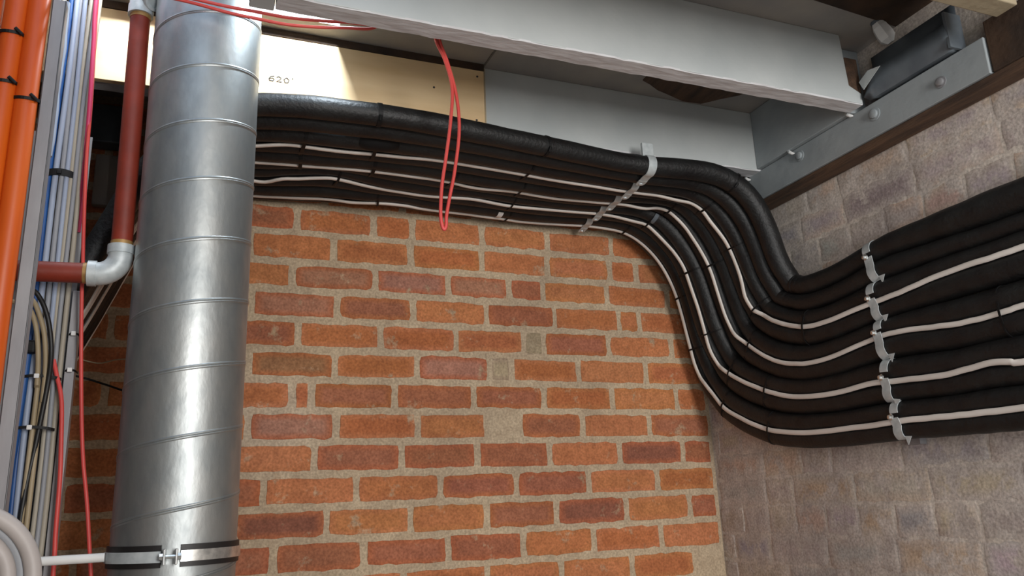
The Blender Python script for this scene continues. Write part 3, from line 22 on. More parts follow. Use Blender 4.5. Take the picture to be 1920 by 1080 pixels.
TIES=[(1, 34.72, 'close beside the steel duct'), (2, 34.86, 'close beside the steel duct'), (1, 39.03, 'left of the hanging red cable'), (2, 39.34, 'left of the hanging red cable'), (3, 37.45, 'close beside the steel duct'), (4, 40.83, 'left of the hanging red cable'), (2, 44.67, 'behind the hanging red cable'), (1, 49.54, 'between the red cable and the metal clips'), (2, 49.83, 'between the red cable and the metal clips'), (3, 50.23, 'between the red cable and the metal clips'), (4, 50.81, 'between the red cable and the metal clips'), (1, 64.0, 'at the top of the bend'), (2, 62.02, 'at the top of the bend'), (3, 60.96, 'at the top of the bend'), (4, 60.26, 'at the top of the bend'), (1, 67.42, 'halfway down the bend'), (2, 67.28, 'halfway down the bend'), (3, 65.46, 'halfway down the bend'), (4, 66.52, 'halfway down the bend'), (1, 72.29, 'low on the bend'), (2, 75.76, 'low on the bend'), (3, 69.79, 'low on the bend'), (4, 70.11, 'low on the bend'), (1, 87.0, 'at its lowest point'), (3, 74.38, 'near the corner of the walls'), (4, 76.15, 'near the corner of the walls'), (3, 81.49, 'at its lowest point'), (4, 82.56, 'at its lowest point'), (2, 107.03, 'far right on the grey wall')]
JOINTS={0: [-1.308, -1.093, -0.977, -0.76, -0.541, -0.315], 1: [-1.206, -0.983, -0.762, -0.548, -0.326, -0.229], 2: [-1.316, -1.085, -0.871, -0.677, -0.565, -0.344, -0.119], 3: [-1.194, -0.975, -0.753, -0.531, -0.307, -0.232], 4: [-1.297, -1.07, -0.85, -0.637, -0.572, -0.35, -0.121], 5: [-1.196, -0.967, -0.749, -0.68, -0.46, -0.224], 6: [-1.306, -1.256, -1.03, -0.801, -0.58, -0.35, -0.12], 7: [-1.19, -0.965, -0.764, -0.66, -0.457, -0.226], 8: [-1.245, -1.012, -0.794, -0.57, -0.338, -0.114], 9: [-1.369, -1.135, -0.905, -0.678, -0.45, -0.214], 10: [-1.21, -0.988, -0.772, -0.558, -0.33, -0.107], 11: [-1.34, -1.113, -0.884, -0.666, -0.443, -0.216], 12: [-1.223, -1.008, -0.775, -0.552, -0.325, -0.106]}
CAMM={'f': 1495.9995896779278, 'C': [-1.5502, -2.1689, -0.8323], 'R': [[0.929514, -0.366633, -0.039794], [0.059809, 0.256342, -0.964734], [0.363904, 0.894354, 0.260202]]}
ZO = 2.4            # everything below is measured from a brick course 2.4 m above the floor
rnd = random.Random(7)
V = Vector
SC = bpy.context.scene
COL = SC.collection

# ------------------------------------------------------------------ materials
def lin(c):
    c = c / 255.0
    return c / 12.92 if c <= 0.04045 else ((c + 0.055) / 1.055) ** 2.4
def rgb(r, g, b): return (lin(r), lin(g), lin(b), 1.0)

def mat(name, c1, c2=None, scale=20, rough=.6, metal=0., bump=0., bscale=60, spec=.5, detail=4, stretch=(1, 1, 1), attr=None, rough2=None):
    m = bpy.data.materials.new(name); m.use_nodes = True
    nt = m.node_tree; N = nt.nodes; L = nt.links
    b = N['Principled BSDF']
    b.inputs['Roughness'].default_value = rough; b.inputs['Metallic'].default_value = metal
    b.inputs['Specular IOR Level'].default_value = spec
    tc = N.new('ShaderNodeTexCoord'); mp = N.new('ShaderNodeMapping'); mp.inputs['Scale'].default_value = stretch
    L.new(tc.outputs['Object'], mp.inputs['Vector'])
    n = N.new('ShaderNodeTexNoise'); n.inputs['Scale'].default_value = scale; n.inputs['Detail'].default_value = detail
    L.new(mp.outputs[0], n.inputs['Vector'])
    mx = N.new('ShaderNodeMix'); mx.data_type = 'RGBA'
    mx.inputs[6].default_value = c1; mx.inputs[7].default_value = c2 or c1
    rp = N.new('ShaderNodeValToRGB'); rp.color_ramp.elements[0].position = .35; rp.color_ramp.elements[1].position = .68
    L.new(n.outputs['Fac'], rp.inputs['Fac']); L.new(rp.outputs['Color'], mx.inputs[0])
    if attr:
        at = N.new('ShaderNodeVertexColor'); at.layer_name = attr
        m2 = N.new('ShaderNodeMix'); m2.data_type = 'RGBA'; m2.blend_type = 'MULTIPLY'; m2.inputs[0].default_value = 1
        L.new(mx.outputs[2], m2.inputs[6]); L.new(at.outputs['Color'], m2.inputs[7]); L.new(m2.outputs[2], b.inputs['Base Color'])
    else:
        L.new(mx.outputs[2], b.inputs['Base Color'])
    if rough2 is not None:
        mr = N.new('ShaderNodeMapRange'); mr.inputs[3].default_value = rough; mr.inputs[4].default_value = rough2
        L.new(rp.outputs['Color'], mr.inputs[0]); L.new(mr.outputs[0], b.inputs['Roughness'])
    if bump:
        n2 = N.new('ShaderNodeTexNoise'); n2.inputs['Scale'].default_value = bscale; n2.inputs['Detail'].default_value = 5
        L.new(mp.outputs[0], n2.inputs['Vector'])
        bp = N.new('ShaderNodeBump'); bp.inputs['Strength'].default_value = bump; bp.inputs['Distance'].default_value = .004
        L.new(n2.outputs['Fac'], bp.inputs['Height']); L.new(bp.outputs[0], b.inputs['Normal'])
    return m

def brick_mat(name, mortar1, mortar2, smear, speck):
    """vertex colour of bricks / mortar, with mortar smears and specks laid over by noise"""
    m = bpy.data.materials.new(name); m.use_nodes = True
    nt = m.node_tree; N = nt.nodes; L = nt.links; b = N['Principled BSDF']
    b.inputs['Roughness'].default_value = .85; b.inputs['Specular IOR Level'].default_value = .25
    tc = N.new('ShaderNodeTexCoord')
    at = N.new('ShaderNodeVertexColor'); at.layer_name = 'Col'
    def noise(s, d=4, r=.55):
        n = N.new('ShaderNodeTexNoise'); n.inputs['Scale'].default_value = s; n.inputs['Detail'].default_value = d
        n.inputs['Roughness'].default_value = r; L.new(tc.outputs['Object'], n.inputs['Vector']); return n.outputs['Fac']
    def ramp(src, a, bb):
        r = N.new('ShaderNodeMapRange'); r.inputs[1].default_value = a; r.inputs[2].default_value = bb
        L.new(src, r.inputs[0]); return r.outputs[0]
    def mix(f, a, bcol, mode='MIX'):
        x = N.new('ShaderNodeMix'); x.data_type = 'RGBA'; x.blend_type = mode
        if isinstance(f, float): x.inputs[0].default_value = f
        else: L.new(f, x.inputs[0])
        for s, i in ((a, 6), (bcol, 7)):
            if isinstance(s, tuple): x.inputs[i].default_value = s
            else: L.new(s, x.inputs[i])
        return x.outputs[2]
    mort = mix(ramp(noise(9), .35, .65), mortar1, mortar2)
    c = mix(ramp(noise(14, 6, .7), smear, smear + .10), at.outputs['Color'], mort)
    fine = mix(ramp(noise(160, 3), .3, .7), (.72, .70, .68, 1), (1.22, 1.2, 1.18, 1))
    c = mix(1.0, c, fine, 'MULTIPLY')
    c = mix(1.0, c, mix(ramp(noise(26, 5, .6), .32, .68), (.86, .83, .82, 1), (1.10, 1.10, 1.10, 1)), 'MULTIPLY')
    c = mix(ramp(noise(3.2, 3), .38, .64), c, mix(1.0, c, (.80, .80, .82, 1), 'MULTIPLY'))
    c = mix(ramp(noise(70, 5, .8), speck, speck + .05), c, (.045, .032, .026, 1))
    L.new(c, b.inputs['Base Color'])
    bp = N.new('ShaderNodeBump'); bp.inputs['Strength'].default_value = .5; bp.inputs['Distance'].default_value = .003
    L.new(noise(55, 8, .65), bp.inputs['Height']); L.new(bp.outputs[0], b.inputs['Normal'])
    return m

M = {}
M['brick'] = brick_mat('orange brickwork', rgb(192, 168, 140), rgb(178, 154, 124), .585, .70)
M['oldbrick'] = brick_mat('old washed brickwork', rgb(206, 198, 190), rgb(182, 174, 168), .47, .67)
M['paint'] = mat('grey painted timber', rgb(184, 188, 187), rgb(172, 177, 177), 6, .62, bump=.25, bscale=30)
M['paint_raw'] = mat('grey paint over rough edge', rgb(206, 206, 208), rgb(186, 184, 185), 45, .7, bump=.5, bscale=70, stretch=(.3, 1, 1))
M['soffit'] = mat('grimy board soffit', rgb(168, 160, 150), rgb(136, 134, 134), 4, .8, bump=.2)
M['paint_darker'] = mat('darker grey paint', rgb(152, 158, 160), rgb(136, 143, 146), 7, .65, bump=.3, bscale=30)  # darker version of the grey paint, for ledger, bolts and blocking
M['hose'] = mat('grubby white hose', rgb(178, 170, 166), rgb(160, 152, 148), 8, .5)
M['ply'] = mat('pale plywood', rgb(220, 192, 150), rgb(206, 174, 130), 9, .6, stretch=(.4, 1, 2.2), bump=.05)
M['rawwood'] = mat('raw brown timber', rgb(92, 68, 50), rgb(58, 42, 32), 14, .8, bump=.6, stretch=(3, .5, 3))
M['darkwood'] = mat('dark stained timber', rgb(70, 50, 34), rgb(38, 28, 22), 10, .85, bump=.5)
M['beige'] = mat('beige painted timber', rgb(170, 156, 130), rgb(150, 138, 114), 12, .7, bump=.3)
M['foam'] = mat('black foam insulation', rgb(26, 27, 27), rgb(17, 15, 16), 26, .52, bump=.4, bscale=120, spec=.42)
M['whitecable'] = mat('white flat cable', rgb(224, 217, 210), rgb(208, 200, 192), 8, .5, bump=.03)
M['tie'] = mat('black nylon', rgb(14, 14, 15), rgb(10, 10, 11), 30, .6, spec=.3)
M['zinc'] = mat('zinc plated steel', rgb(196, 202, 203), rgb(172, 180, 182), 60, .5, .25, bump=.1)
M['bolt'] = mat('bright bolt', rgb(226, 228, 226), rgb(180, 184, 184), 80, .28, .9)
M['galv'] = mat('galvanised duct steel', rgb(172, 175, 174), rgb(148, 153, 154), 26, .42, .86, bump=.14, bscale=70, stretch=(1, 1, .5), rough2=.50)
M['rubber'] = mat('black rubber lining', rgb(26, 24, 24), rgb(20, 18, 18), 30, .5)
M['redpaint'] = mat('red oxide painted pipe', rgb(128, 42, 22), rgb(108, 35, 18), 18, .55, bump=.2, bscale=50)
M['brass'] = mat('tarnished thread', rgb(176, 140, 84), rgb(140, 104, 60), 40, .5, .3)
M['orange'] = mat('orange conduit', rgb(204, 92, 18), rgb(180, 68, 12), 5, .42, stretch=(8, 8, .6))
M['strut'] = mat('galvanised strut', rgb(152, 151, 153), rgb(132, 131, 134), 18, .5, .35, stretch=(1, 1, .3), bump=.1)
M['cream'] = mat('cream cable sheath', rgb(168, 160, 144), rgb(146, 138, 124), 10, .55, stretch=(1, 1, .2))
M['grey'] = mat('grey cable sheath', rgb(148, 150, 154), rgb(128, 130, 136), 10, .55, stretch=(1, 1, .2))
M['lightblue'] = mat('pale blue grey sheath', rgb(156, 166, 184), rgb(136, 146, 166), 10, .5, stretch=(1, 1, .2))
M['blue'] = mat('blue cable sheath', rgb(26, 78, 138), rgb(20, 60, 116), 10, .5)
M['blackcable'] = mat('black cable sheath', rgb(26, 26, 26), rgb(18, 18, 18), 10, .5)
M['pink'] = mat('magenta cable', rgb(206, 60, 104), rgb(186, 52, 92), 8, .45)
M['red'] = mat('red cable sheath', rgb(206, 76, 70), rgb(188, 62, 58), 8, .5)
M['tan'] = mat('tan cable sheath', rgb(160, 144, 116), rgb(142, 126, 98), 8, .55)
M['whiteplastic'] = mat('white plastic', rgb(228, 228, 226), rgb(206, 206, 204), 10, .4)
M['ink'] = mat('printed ink', rgb(40, 38, 42), None, 10, .7)
M['concrete'] = mat('concrete', rgb(186, 182, 176), rgb(166, 162, 156), 5, .85, bump=.4)
M['plaster'] = mat('dull plaster', rgb(120, 112, 104), rgb(104, 98, 92), 3, .85)
M['glass'] = mat('window frame paint', rgb(200, 200, 196), None, 4, .5)
M['darkmetal'] = mat('dark blue grey steel', rgb(104, 112, 118), rgb(78, 86, 94), 12, .5, .15, bump=.15)

# ------------------------------------------------------------------ building helpers
class MB:
    def __init__(s): s.v = []; s.f = []; s.c = []
    def add(s, vs, fs, col=None):
        o = len(s.v); s.v += [V(p) for p in vs]; s.f += [tuple(i + o for i in f) for f in fs]
        s.c += [col] * len(vs) if not isinstance(col, list) else col
    def box(s, x0, x1, y0, y1, z0, z1, col=None):
        vs = [(x, y, z) for z in (z0, z1) for y in (y0, y1) for x in (x0, x1)]
        s.add(vs, [(0, 2, 3, 1), (4, 5, 7, 6), (0, 1, 5, 4), (2, 6, 7, 3), (0, 4, 6, 2), (1, 3, 7, 5)], col)
    def tube(s, pts, r, n=16, closed=False, cap=True, ell=None, nrm=None, phase=0.):
        """r: number or list; ell=(a,b): half width across, half thickness along nrm"""
        P = [V(p) for p in pts]; m = len(P); rs = r if isinstance(r, (list, tuple)) else [r] * m
        T = []
        for i in range(m):
            a = P[(i - 1) % m] if closed or i > 0 else P[i]; b = P[(i + 1) % m] if closed or i < m - 1 else P[i]
            t = b - a
            T.append(t.normalized() if t.length > 1e-9 else V((0, 0, 1)))
        u = T[0].orthogonal().normalized() if nrm is None else V(nrm[0])
        vs = []
        for i in range(m):
            if nrm is not None: u = V(nrm[i])
            u = (u - T[i] * u.dot(T[i])).normalized(); w = T[i].cross(u)
            for k in range(n):
                a = 2 * math.pi * k / n + phase
                if ell: vs.append(P[i] + u * (math.cos(a) * ell[1]) + w * (math.sin(a) * ell[0]))
                else: vs.append(P[i] + (u * math.cos(a) + w * math.sin(a)) * rs[i])
        fs = []
        for i in range(m if closed else m - 1):
            j = (i + 1) % m
            for k in range(n):
                l = (k + 1) % n; fs.append((i * n + k, i * n + l, j * n + l, j * n + k))
        if not closed and cap:
            fs.append(tuple(range(n - 1, -1, -1))); fs.append(tuple((m - 1) * n + k for k in range(n)))
        s.add(vs, fs)
    def lathe(s, prof, o, ax, n=24, phase=0.):
        """prof: (radius, height along ax)"""
        ax = V(ax).normalized(); u = ax.orthogonal().normalized(); w = ax.cross(u); o = V(o)
        vs = [o + ax * h + (u * math.cos(2 * math.pi * k / n + phase) + w * math.sin(2 * math.pi * k / n + phase)) * r for r, h in prof for k in range(n)]
        fs = [(i * n + k, i * n + (k + 1) % n, (i + 1) * n + (k + 1) % n, (i + 1) * n + k) for i in range(len(prof) - 1) for k in range(n)]
        fs.append(tuple(range(n - 1, -1, -1))); fs.append(tuple((len(prof) - 1) * n + k for k in range(n)))
        s.add(vs, fs)
    def strip(s, path, nrm, side, w, th):
        """a strap: path points, outward normals, sideways unit vector, width, thickness"""
        vs = []
        for p, nn in zip(path, nrm):
            p = V(p); nn = V(nn)
            for a, b in ((-1, 0), (1, 0), (1, 1), (-1, 1)): vs.append(p + side * (a * w / 2) + nn * (b * th))
        fs = []
        for i in range(len(path) - 1):
            for k in range(4): fs.append((4 * i + k, 4 * i + (k + 1) % 4, 4 * i + 4 + (k + 1) % 4, 4 * i + 4 + k))
        e = 4 * (len(path) - 1); fs += [(3, 2, 1, 0), (e, e + 1, e + 2, e + 3)]
        s.add(vs, fs)

def link(name, mb, m, parent=None, smooth=True, bevel=0., origin=None):
    if isinstance(mb, MB): vs, fs = mb.v, mb.f
    lo = V([min(p[i] for p in vs) for i in range(3)]); hi = V([max(p[i] for p in vs) for i in range(3)])
    if parent is not None: org = V(parent['_o'])
    else: org = V(origin) if origin else V(((lo.x + hi.x) / 2, (lo.y + hi.y) / 2, lo.z))
    me = bpy.data.meshes.new(name); me.from_pydata([tuple(p - org) for p in vs], [], fs)
    if any(c is not None for c in mb.c):
        ca = me.color_attributes.new('Col', 'FLOAT_COLOR', 'POINT')
        for i, c in enumerate(mb.c): ca.data[i].color = c or (1, 1, 1, 1)
    bm = bmesh.new(); bm.from_mesh(me); bmesh.ops.recalc_face_normals(bm, faces=bm.faces); bm.to_mesh(me); bm.free()
    if m: me.materials.append(m)
    o = bpy.data.objects.new(name, me); COL.objects.link(o)
    if smooth:
        for p in me.polygons: p.use_smooth = True
        try: me.set_sharp_from_angle(angle=math.radians(42))
        except Exception: pass
    if parent is not None: o.parent = parent['_e']
    else: o.location = (org.x, org.y, org.z + ZO)
    if bevel:
        b = o.modifiers.new('bevel', 'BEVEL'); b.width = bevel; b.segments = 2; b.limit_method = 'ANGLE'
    return o

def tag(o, label=None, cat=None, group=None, kind=None):
    if label: o['label'] = label
    if cat: o['category'] = cat
    if group: o['group'] = group
    if kind: o['kind'] = kind
    return o

def thing(name, loc, label, cat, group=None):
    e = bpy.data.objects.new(name, None); COL.objects.link(e); e.empty_display_size = .05
    e.location = (loc[0], loc[1], loc[2] + ZO); tag(e, label, cat, group)
    return {'_e': e, '_o': tuple(loc)}
def sub(po, parent):
    """make po a parent for sub-parts"""
    return {'_e': po, '_o': parent['_o']}

# ------------------------------------------------------------------ brick walls
def brick(mb, u0, u1, z0, z1, place, rim, core, depth=.0025, jit=.0016, inset=.16, rnd_c=.10, back=-.001):
    """one brick face with ragged arrises; place(u, z, d) -> point"""
    N = []
    def side(a, b, n):
        for i in range(n):
            t = i / n; N.append((a[0] + (b[0] - a[0]) * t, a[1] + (b[1] - a[1]) * t))
    nu = max(3, int((u1 - u0) / .018)); nz = 4
    side((u0, z0), (u1, z0), nu); side((u1, z0), (u1, z1), nz); side((u1, z1), (u0, z1), nu); side((u0, z1), (u0, z0), nz)
    cu, cz = (u0 + u1) / 2, (z0 + z1) / 2; hu, hz = (u1 - u0) / 2, (z1 - z0) / 2
    J = []
    dr = 0; tl = rnd.uniform(-.0014, .0014)
    for (u, z) in N:
        k = 1.0
        cr = (abs(u - cu) / hu) ** 6 * (abs(z - cz) / hz) ** 6
        ju = rnd.uniform(-jit, jit); jz = rnd.gauss(0, jit * .8)
        J.append((cu + (u - cu) * (1 - rnd_c * .5 * cr * (.09 / max(hu, .03))) + ju, cz + (z - cz) * (1 - rnd_c * cr) + jz + tl * (u - cu) / hu))
    n = len(J); vs = []; cs = []
    def ring(su, sz, d, c):
        for (u, z) in J: vs.append(place(cu + (u - cu) * su, cz + (z - cz) * sz, d)); cs.append(c)
    du = .0015 / hu; dz = .0015 / hz
    mid = tuple(.6 * a + .4 * b for a, b in zip(rim, core))
    ring(1, 1, back, rim); ring(1 - du, 1 - dz, depth, rim); ring(1 - inset * .6, 1 - inset * 1.7, depth + .0004, mid); ring(1 - inset * 1.5, 1 - inset * 3.4, depth + .0006, core)
    vs.append(place(cu, cz, depth + .0006)); cs.append(core)
    fs = []
    for r in range(3):
        for k in range(n): fs.append((r * n + k, r * n + (k + 1) % n, (r + 1) * n + (k + 1) % n, (r + 1) * n + k))
    for k in range(n): fs.append((3 * n + k, 3 * n + (k + 1) % n, 4 * n))
    mb.add(vs, fs, cs)

PITCH = .0822
def jitc(c, a=.10):
    f = 1 + rnd.uniform(-a, a); return (c[0] * f, c[1] * f * (1 + rnd.uniform(-.05, .05)), c[2] * f * (1 + rnd.uniform(-.08, .08)), 1)
ORG = rgb(190, 124, 82); ORG2 = rgb(180, 112, 72); RUST = rgb(180, 108, 74); PURP = rgb(174, 124, 102); DRK = rgb(166, 106, 80); VDRK = rgb(146, 92, 74); OLIVE = rgb(160, 118, 84); GREYB = rgb(172, 154, 128)
TONE = {(1, 0): 0, (2, 1): 'P', (2, 2): 'P', (2, 3): 'P', (3, 0): 'P', (3, 1): 'D', (4, 4): 'G', (4, 0): 'D', (4, 5): 'D', (5, 0): 'O', (5, 2): 'P', (5, 3): 'G', (6, 2): 'D', (6, 3): 'D', (6, 4): 'D',
        (7, 0): 'P', (7, 3): 'M', (7, 4): 'D', (7, 6): 'D', (8, 2): 'R', (8, 3): 'R', (8, 5): 'V', (8, 6): 'R', (9, 0): 'R', (9, 3): 'D', (9, 4): 'R', (10, 0): 'V', (10, 3): 'D', (10, 4): 'V', (10, 6): 'R',
        (11, 0): 'R', (11, 1): 'R', (11, 2): 'R', (11, 3): 'R', (12, 6): 'M', (0, 0): 'R', (2, 4): 'R', (3, 3): 'D', (8, 1): 'R'}
def build_back_wall():
    mb = MB()
    mc = (*rgb(190, 172, 146)[:3], 1)
    # mortar sheet, finely divided so that it can carry its own slight unevenness
    nx, nz = 120, 110; x0, x1, z0, z1 = -2.75, 0.06, -2.4, .30
    vs = []; cs = []
    for j in range(nz + 1):
        for i in range(nx + 1):
            vs.append((x0 + (x1 - x0) * i / nx, rnd.uniform(-.0006, .0006), z0 + (z1 - z0) * j / nz)); f = 1 + rnd.uniform(-.05, .05); cs.append((mc[0] * f, mc[1] * f, mc[2] * f, 1))
    fs = [(j * (nx + 1) + i, j * (nx + 1) + i + 1, (j + 1) * (nx + 1) + i + 1, (j + 1) * (nx + 1) + i) for j in range(nz) for i in range(nx)]
    mb.add(vs, fs, cs)
    mb.box(x0, x1, .01, .22, z0, z1, mc)
    place = lambda u, z, d: (u, -d, z)
    for k in range(-3, 29):
        if k in JOINTS: js = list(JOINTS[k])
        else:
            off = (-.33 if k % 2 else -.22) + rnd.uniform(-.01, .01); js = [off - .225 * i for i in range(5, -1, -1)]
        first = js[0]; n_left = 0
        full = []
        while first > -2.6: first -= .2245 + rnd.uniform(-.004, .004); full.append(first)
        js = full[::-1] + js; nl = len(full)
        edges = js + [-.004]
        zt = -k * PITCH; zb = zt - PITCH
        for i in range(len(edges) - 1):
            a, b = edges[i], edges[i + 1]
            idx = i - nl + 1     # brick 0 ends at the first measured joint
            t = TONE.get((k, idx))
            if t is None: t = rnd.choice('AAAABBBRDP') if k not in JOINTS or idx < 0 else rnd.choice('AAAABBB')
            if t == 'M': continue
            rim, core = {'A': (ORG, ORG), 'B': (ORG, ORG2), 'R': (RUST, DRK), 'P': (RUST, PURP), 'D': (ORG2, DRK), 'V': (RUST, VDRK), 'O': (ORG2, OLIVE), 'G': (GREYB, GREYB), 0: (ORG, ORG)}[t]
            g = .0074 + rnd.uniform(-.001, .002)
            gv = .0084 + rnd.uniform(-.001, .0018)
            if b - a < .06 and t != 'G': g = .010
            if k == 2: gv += .002
            brick(mb, a + g, b - g, zb + gv, zt - gv, place, jitc(rim, .07), jitc(core, .07), depth=.0011, jit=.0017, rnd_c=rnd.uniform(.01, .08))
    o = link('wall_back', mb, M['brick'], origin=(-1.3, 0, -2.4), smooth=True); tag(o, kind='structure')
build_back_wall()

def build_right_wall():
    mb = MB(); mc = rgb(206, 198, 188)
    nz, ny = 90, 130; y0, y1, z0, z1 = -3.9, 0.0, -2.4, .30
    vs = []; cs = []
    for j in range(nz + 1):
        for i in range(ny + 1):
            f = 1 + rnd.uniform(-.08, .08)
            vs.append((rnd.uniform(.0002, .0006), y0 + (y1 - y0) * i / ny, z0 + (z1 - z0) * j / nz)); cs.append((mc[0] * f, mc[1] * f, mc[2] * f, 1))
    fs = [(j * (ny + 1) + i, j * (ny + 1) + i + 1, (j + 1) * (ny + 1) + i + 1, (j + 1) * (ny + 1) + i) for j in range(nz) for i in range(ny)]
    mb.add(vs, fs, cs); mb.box(.01, .22, y0, y1 + .2, z0, z1, mc)
    place = lambda u, z, d: (-d, -u, z)
    soft = lambda c: tuple(.5 * a + .5 * b for a, b in zip(c, mc))
    tones = [rgb(182, 176, 171), rgb(188, 179, 171), rgb(186, 174, 172), rgb(192, 178, 166), rgb(170, 168, 167), rgb(196, 178, 158), rgb(176, 166, 168), rgb(190, 182, 169)]
    for k in range(-4, 30):
        zt = -.17 - .0776 * k; zb = zt - .0776
        u = .012 + rnd.choice([0, .11, .055]) * (1 if k % 2 else .5)
        if u > .03: brick(mb, .006, u - .004, zb + .004, zt - .004, place, soft(jitc(rnd.choice(tones))), jitc(rnd.choice(tones)), depth=.0005, jit=.002, rnd_c=.02)
        while u < 3.8:
            w = rnd.choice([.225, .225, .225, .1125, .16]) if k % 3 else .1125
            a, b = u, min(u + w, 3.88); u += w
            if b - a < .04: break
            c = rnd.choice(tones)
            if -.17 < zt < .1 or (zt > -.25 and .5 < a < 1.2): c = rnd.choice([rgb(196, 160, 134), rgb(190, 168, 152), rgb(160, 150, 144), rgb(198, 172, 144)])
            brick(mb, a + .0035, b - .0035, zb + .004, zt - .004, place, soft(jitc(c, .05)), jitc(rnd.choice(tones + [c, c]), .06), depth=rnd.uniform(.0002, .0004), jit=.0034, inset=.22, rnd_c=.01, back=0.)
    o = link('wall_right', mb, M['oldbrick'], origin=(0, -1.9, -2.4)); tag(o, kind='structure')
build_right_wall()

# ------------------------------------------------------------------ the rest of the room
def setting(name, mb, m, bevel=0.):
    return tag(link(name, mb, m, smooth=False, bevel=bevel), kind='structure')
mb = MB(); mb.box(-2.75, .2, -3.9, .2, -2.5, -2.4); setting('floor', mb, M['concrete'])
mb = MB()   # boards over the joists, with the riser opening
hx0, hx1, hy0, hy1 = -1.99, -1.283, -1.62, -.512
mb.box(-2.75, hx0, -3.9, 0, .2585, .282); mb.box(hx1, 0, -3.9, 0, .2585, .282)
mb.box(hx0, hx1, -3.9, hy0, .2585, .282); mb.box(hx0, hx1, hy1, 0, .2585, .282); setting('ceiling', mb, M['soffit'])
mb = MB(); mb.box(-2.10, -2.0, -3.9, 0, -2.4, .282); setting('wall_left', mb, M['plaster'])
mb = MB()   # wall behind the camera with a window opening
wx0, wx1, wz0, wz1 = -1.08, -.32, -1.2, .10
mb.box(-2.75, wx0, -4.0, -3.9, -2.4, .282); mb.box(wx1, .2, -4.0, -3.9, -2.4, .282)
mb.box(wx0, wx1, -4.0, -3.9, -2.4, wz0); mb.box(wx0, wx1, -4.0, -3.9, wz1, .282); setting('wall_front', mb, M['plaster'])
mb = MB()
for a, b, c, d in ((wx0, wx1, wz0, wz0 + .05), (wx0, wx1, wz1 - .05, wz1), (wx0, wx0 + .05, wz0, wz1), (wx1 - .05, wx1, wz0, wz1), (-.715, -.685, wz0, wz1)):
    mb.box(a, b, -3.97, -3.92, c, d)
setting('window_1', mb, M['glass'])
mb = MB()   # board upstairs, seen through the opening, above the joists
mb.box(-1.97, -1.15, -.45, -.432, .30, .75)
o = link('plywood_riser', mb, M['ply'], smooth=False); tag(o, 'sunlit plywood upstand above ceiling, glimpsed through the narrow gap over the duct', 'board')

# ------------------------------------------------------------------ joists
def joist(x0, x1, y0, y1, z0, z1, label, m=M['paint'], under=True, name='ceiling_joist', notch=None):
    t = thing(name, ((x0 + x1) / 2, (y0 + y1) / 2, z0), label, 'joist', 'timber ceiling joists')
    b = MB()
    n = 60
    if notch:
        pts = [(x0, z0), (x1, z0), (x1, z0 + .028), (notch, z0 + .045), (notch - .006, z1), (x0, z1)]
        vs = [(x, y, z) for y in (y0, y1) for x, z in pts]; q = len(pts)
        b.add(vs, [tuple(range(q)), tuple(range(2 * q - 1, q - 1, -1))] + [(i, (i + 1) % q, (i + 1) % q + q, i + q) for i in range(q)])
    else: b.box(x0, x1, y0, y1, z0, z1)
    link('beam', b, m, t, smooth=False, bevel=.0025)
    if under:       # rough paint-lumpy underside
        b = MB(); vs = []
        for i in range(n + 1):
            x = x0 + (x1 - x0) * i / n
            e0, e1 = rnd.uniform(-.0012, .0022), rnd.uniform(-.0022, .0012)
            vs += [(x, y0 - .0005 + e0, z0 + .002), (x, y0 + .001 + e0, z0 - .0018), (x, y1 - .001 + e1, z0 - .0018), (x, y1 + .0005 + e1, z0 + .002)]
        fs = [(4 * i + k, 4 * i + k + 1, 4 * i + k + 5, 4 * i + k + 4) for i in range(n) for k in range(3)]
        b.add(vs, fs); o = link('underside', b, M['paint_raw'], t, smooth=False); o['label'] = 'lumpy grey painted underside'
    return t
joist(-1.45, -.069, -.855, -.808, .075, .2585, 'grey painted joist nearest the viewer, its lumpy underside crossing the top of the picture', notch=-.105)
joist(-1.995, -.012, -.44, -.392, .075, .2585, 'grey painted joist running directly above the black insulated pipes')
joist(-1.45, -.086, -1.272, -1.226, .075, .2585, 'beige joist cut off by the top right corner of the picture', m=M['beige'], under=False)
joist(-1.497, -1.452, -2.4, -.80, .075, .2585, 'grey trimmer joist beside the riser opening, above the picture', under=False, name='trimmer_joist')

# blocking between joist ends, above the ledger
mb = MB(); mb.box(-.062, -.006, -.806, -.441, .0775, .2575)
o = link('blocking_board', mb, M['paint_darker'], smooth=False, bevel=.002); tag(o, 'grey painted blocking board between the two joists, above the bolted ledger', 'board')
# chipped plaster patch on the soffit
t = thing('plywood_board', (-1.5, -.45, .066), 'pale plywood board fixed to joist face, its left end brightly sunlit', 'board')
mb = MB(); mb.box(-1.99, -.907, -.456, -.4415, .067, .238)
pn = link('panel', mb, M['ply'], t, smooth=False, bevel=.001)
mb = MB(); mb.box(-1.99, -.9065, -.4575, -.4412, .239, .2574); o = link('shade_gap_strip', mb, M['darkwood'], t, smooth=False); o['label'] = 'dark brown strip standing in for the shaded gap above the board'  # dark timber colour stands in for the shade of the gap over the board
mb = MB(); mb.box(-.9065, -.9035, -.4562, -.4412, .07, .245); o = link('edge_strip', mb, M['beige'], t, smooth=False)
mb = MB()
for x, z in ((-.93, .097), (-.925, .22), (-1.04, .17)):
    mb = MB(); mb.lathe([(.0028, 0), (.0028, .001), (.001, .0014)], (x, -.456, z), (0, -1, 0), 10); link('nail', mb, M['ink'], sub(pn, t))
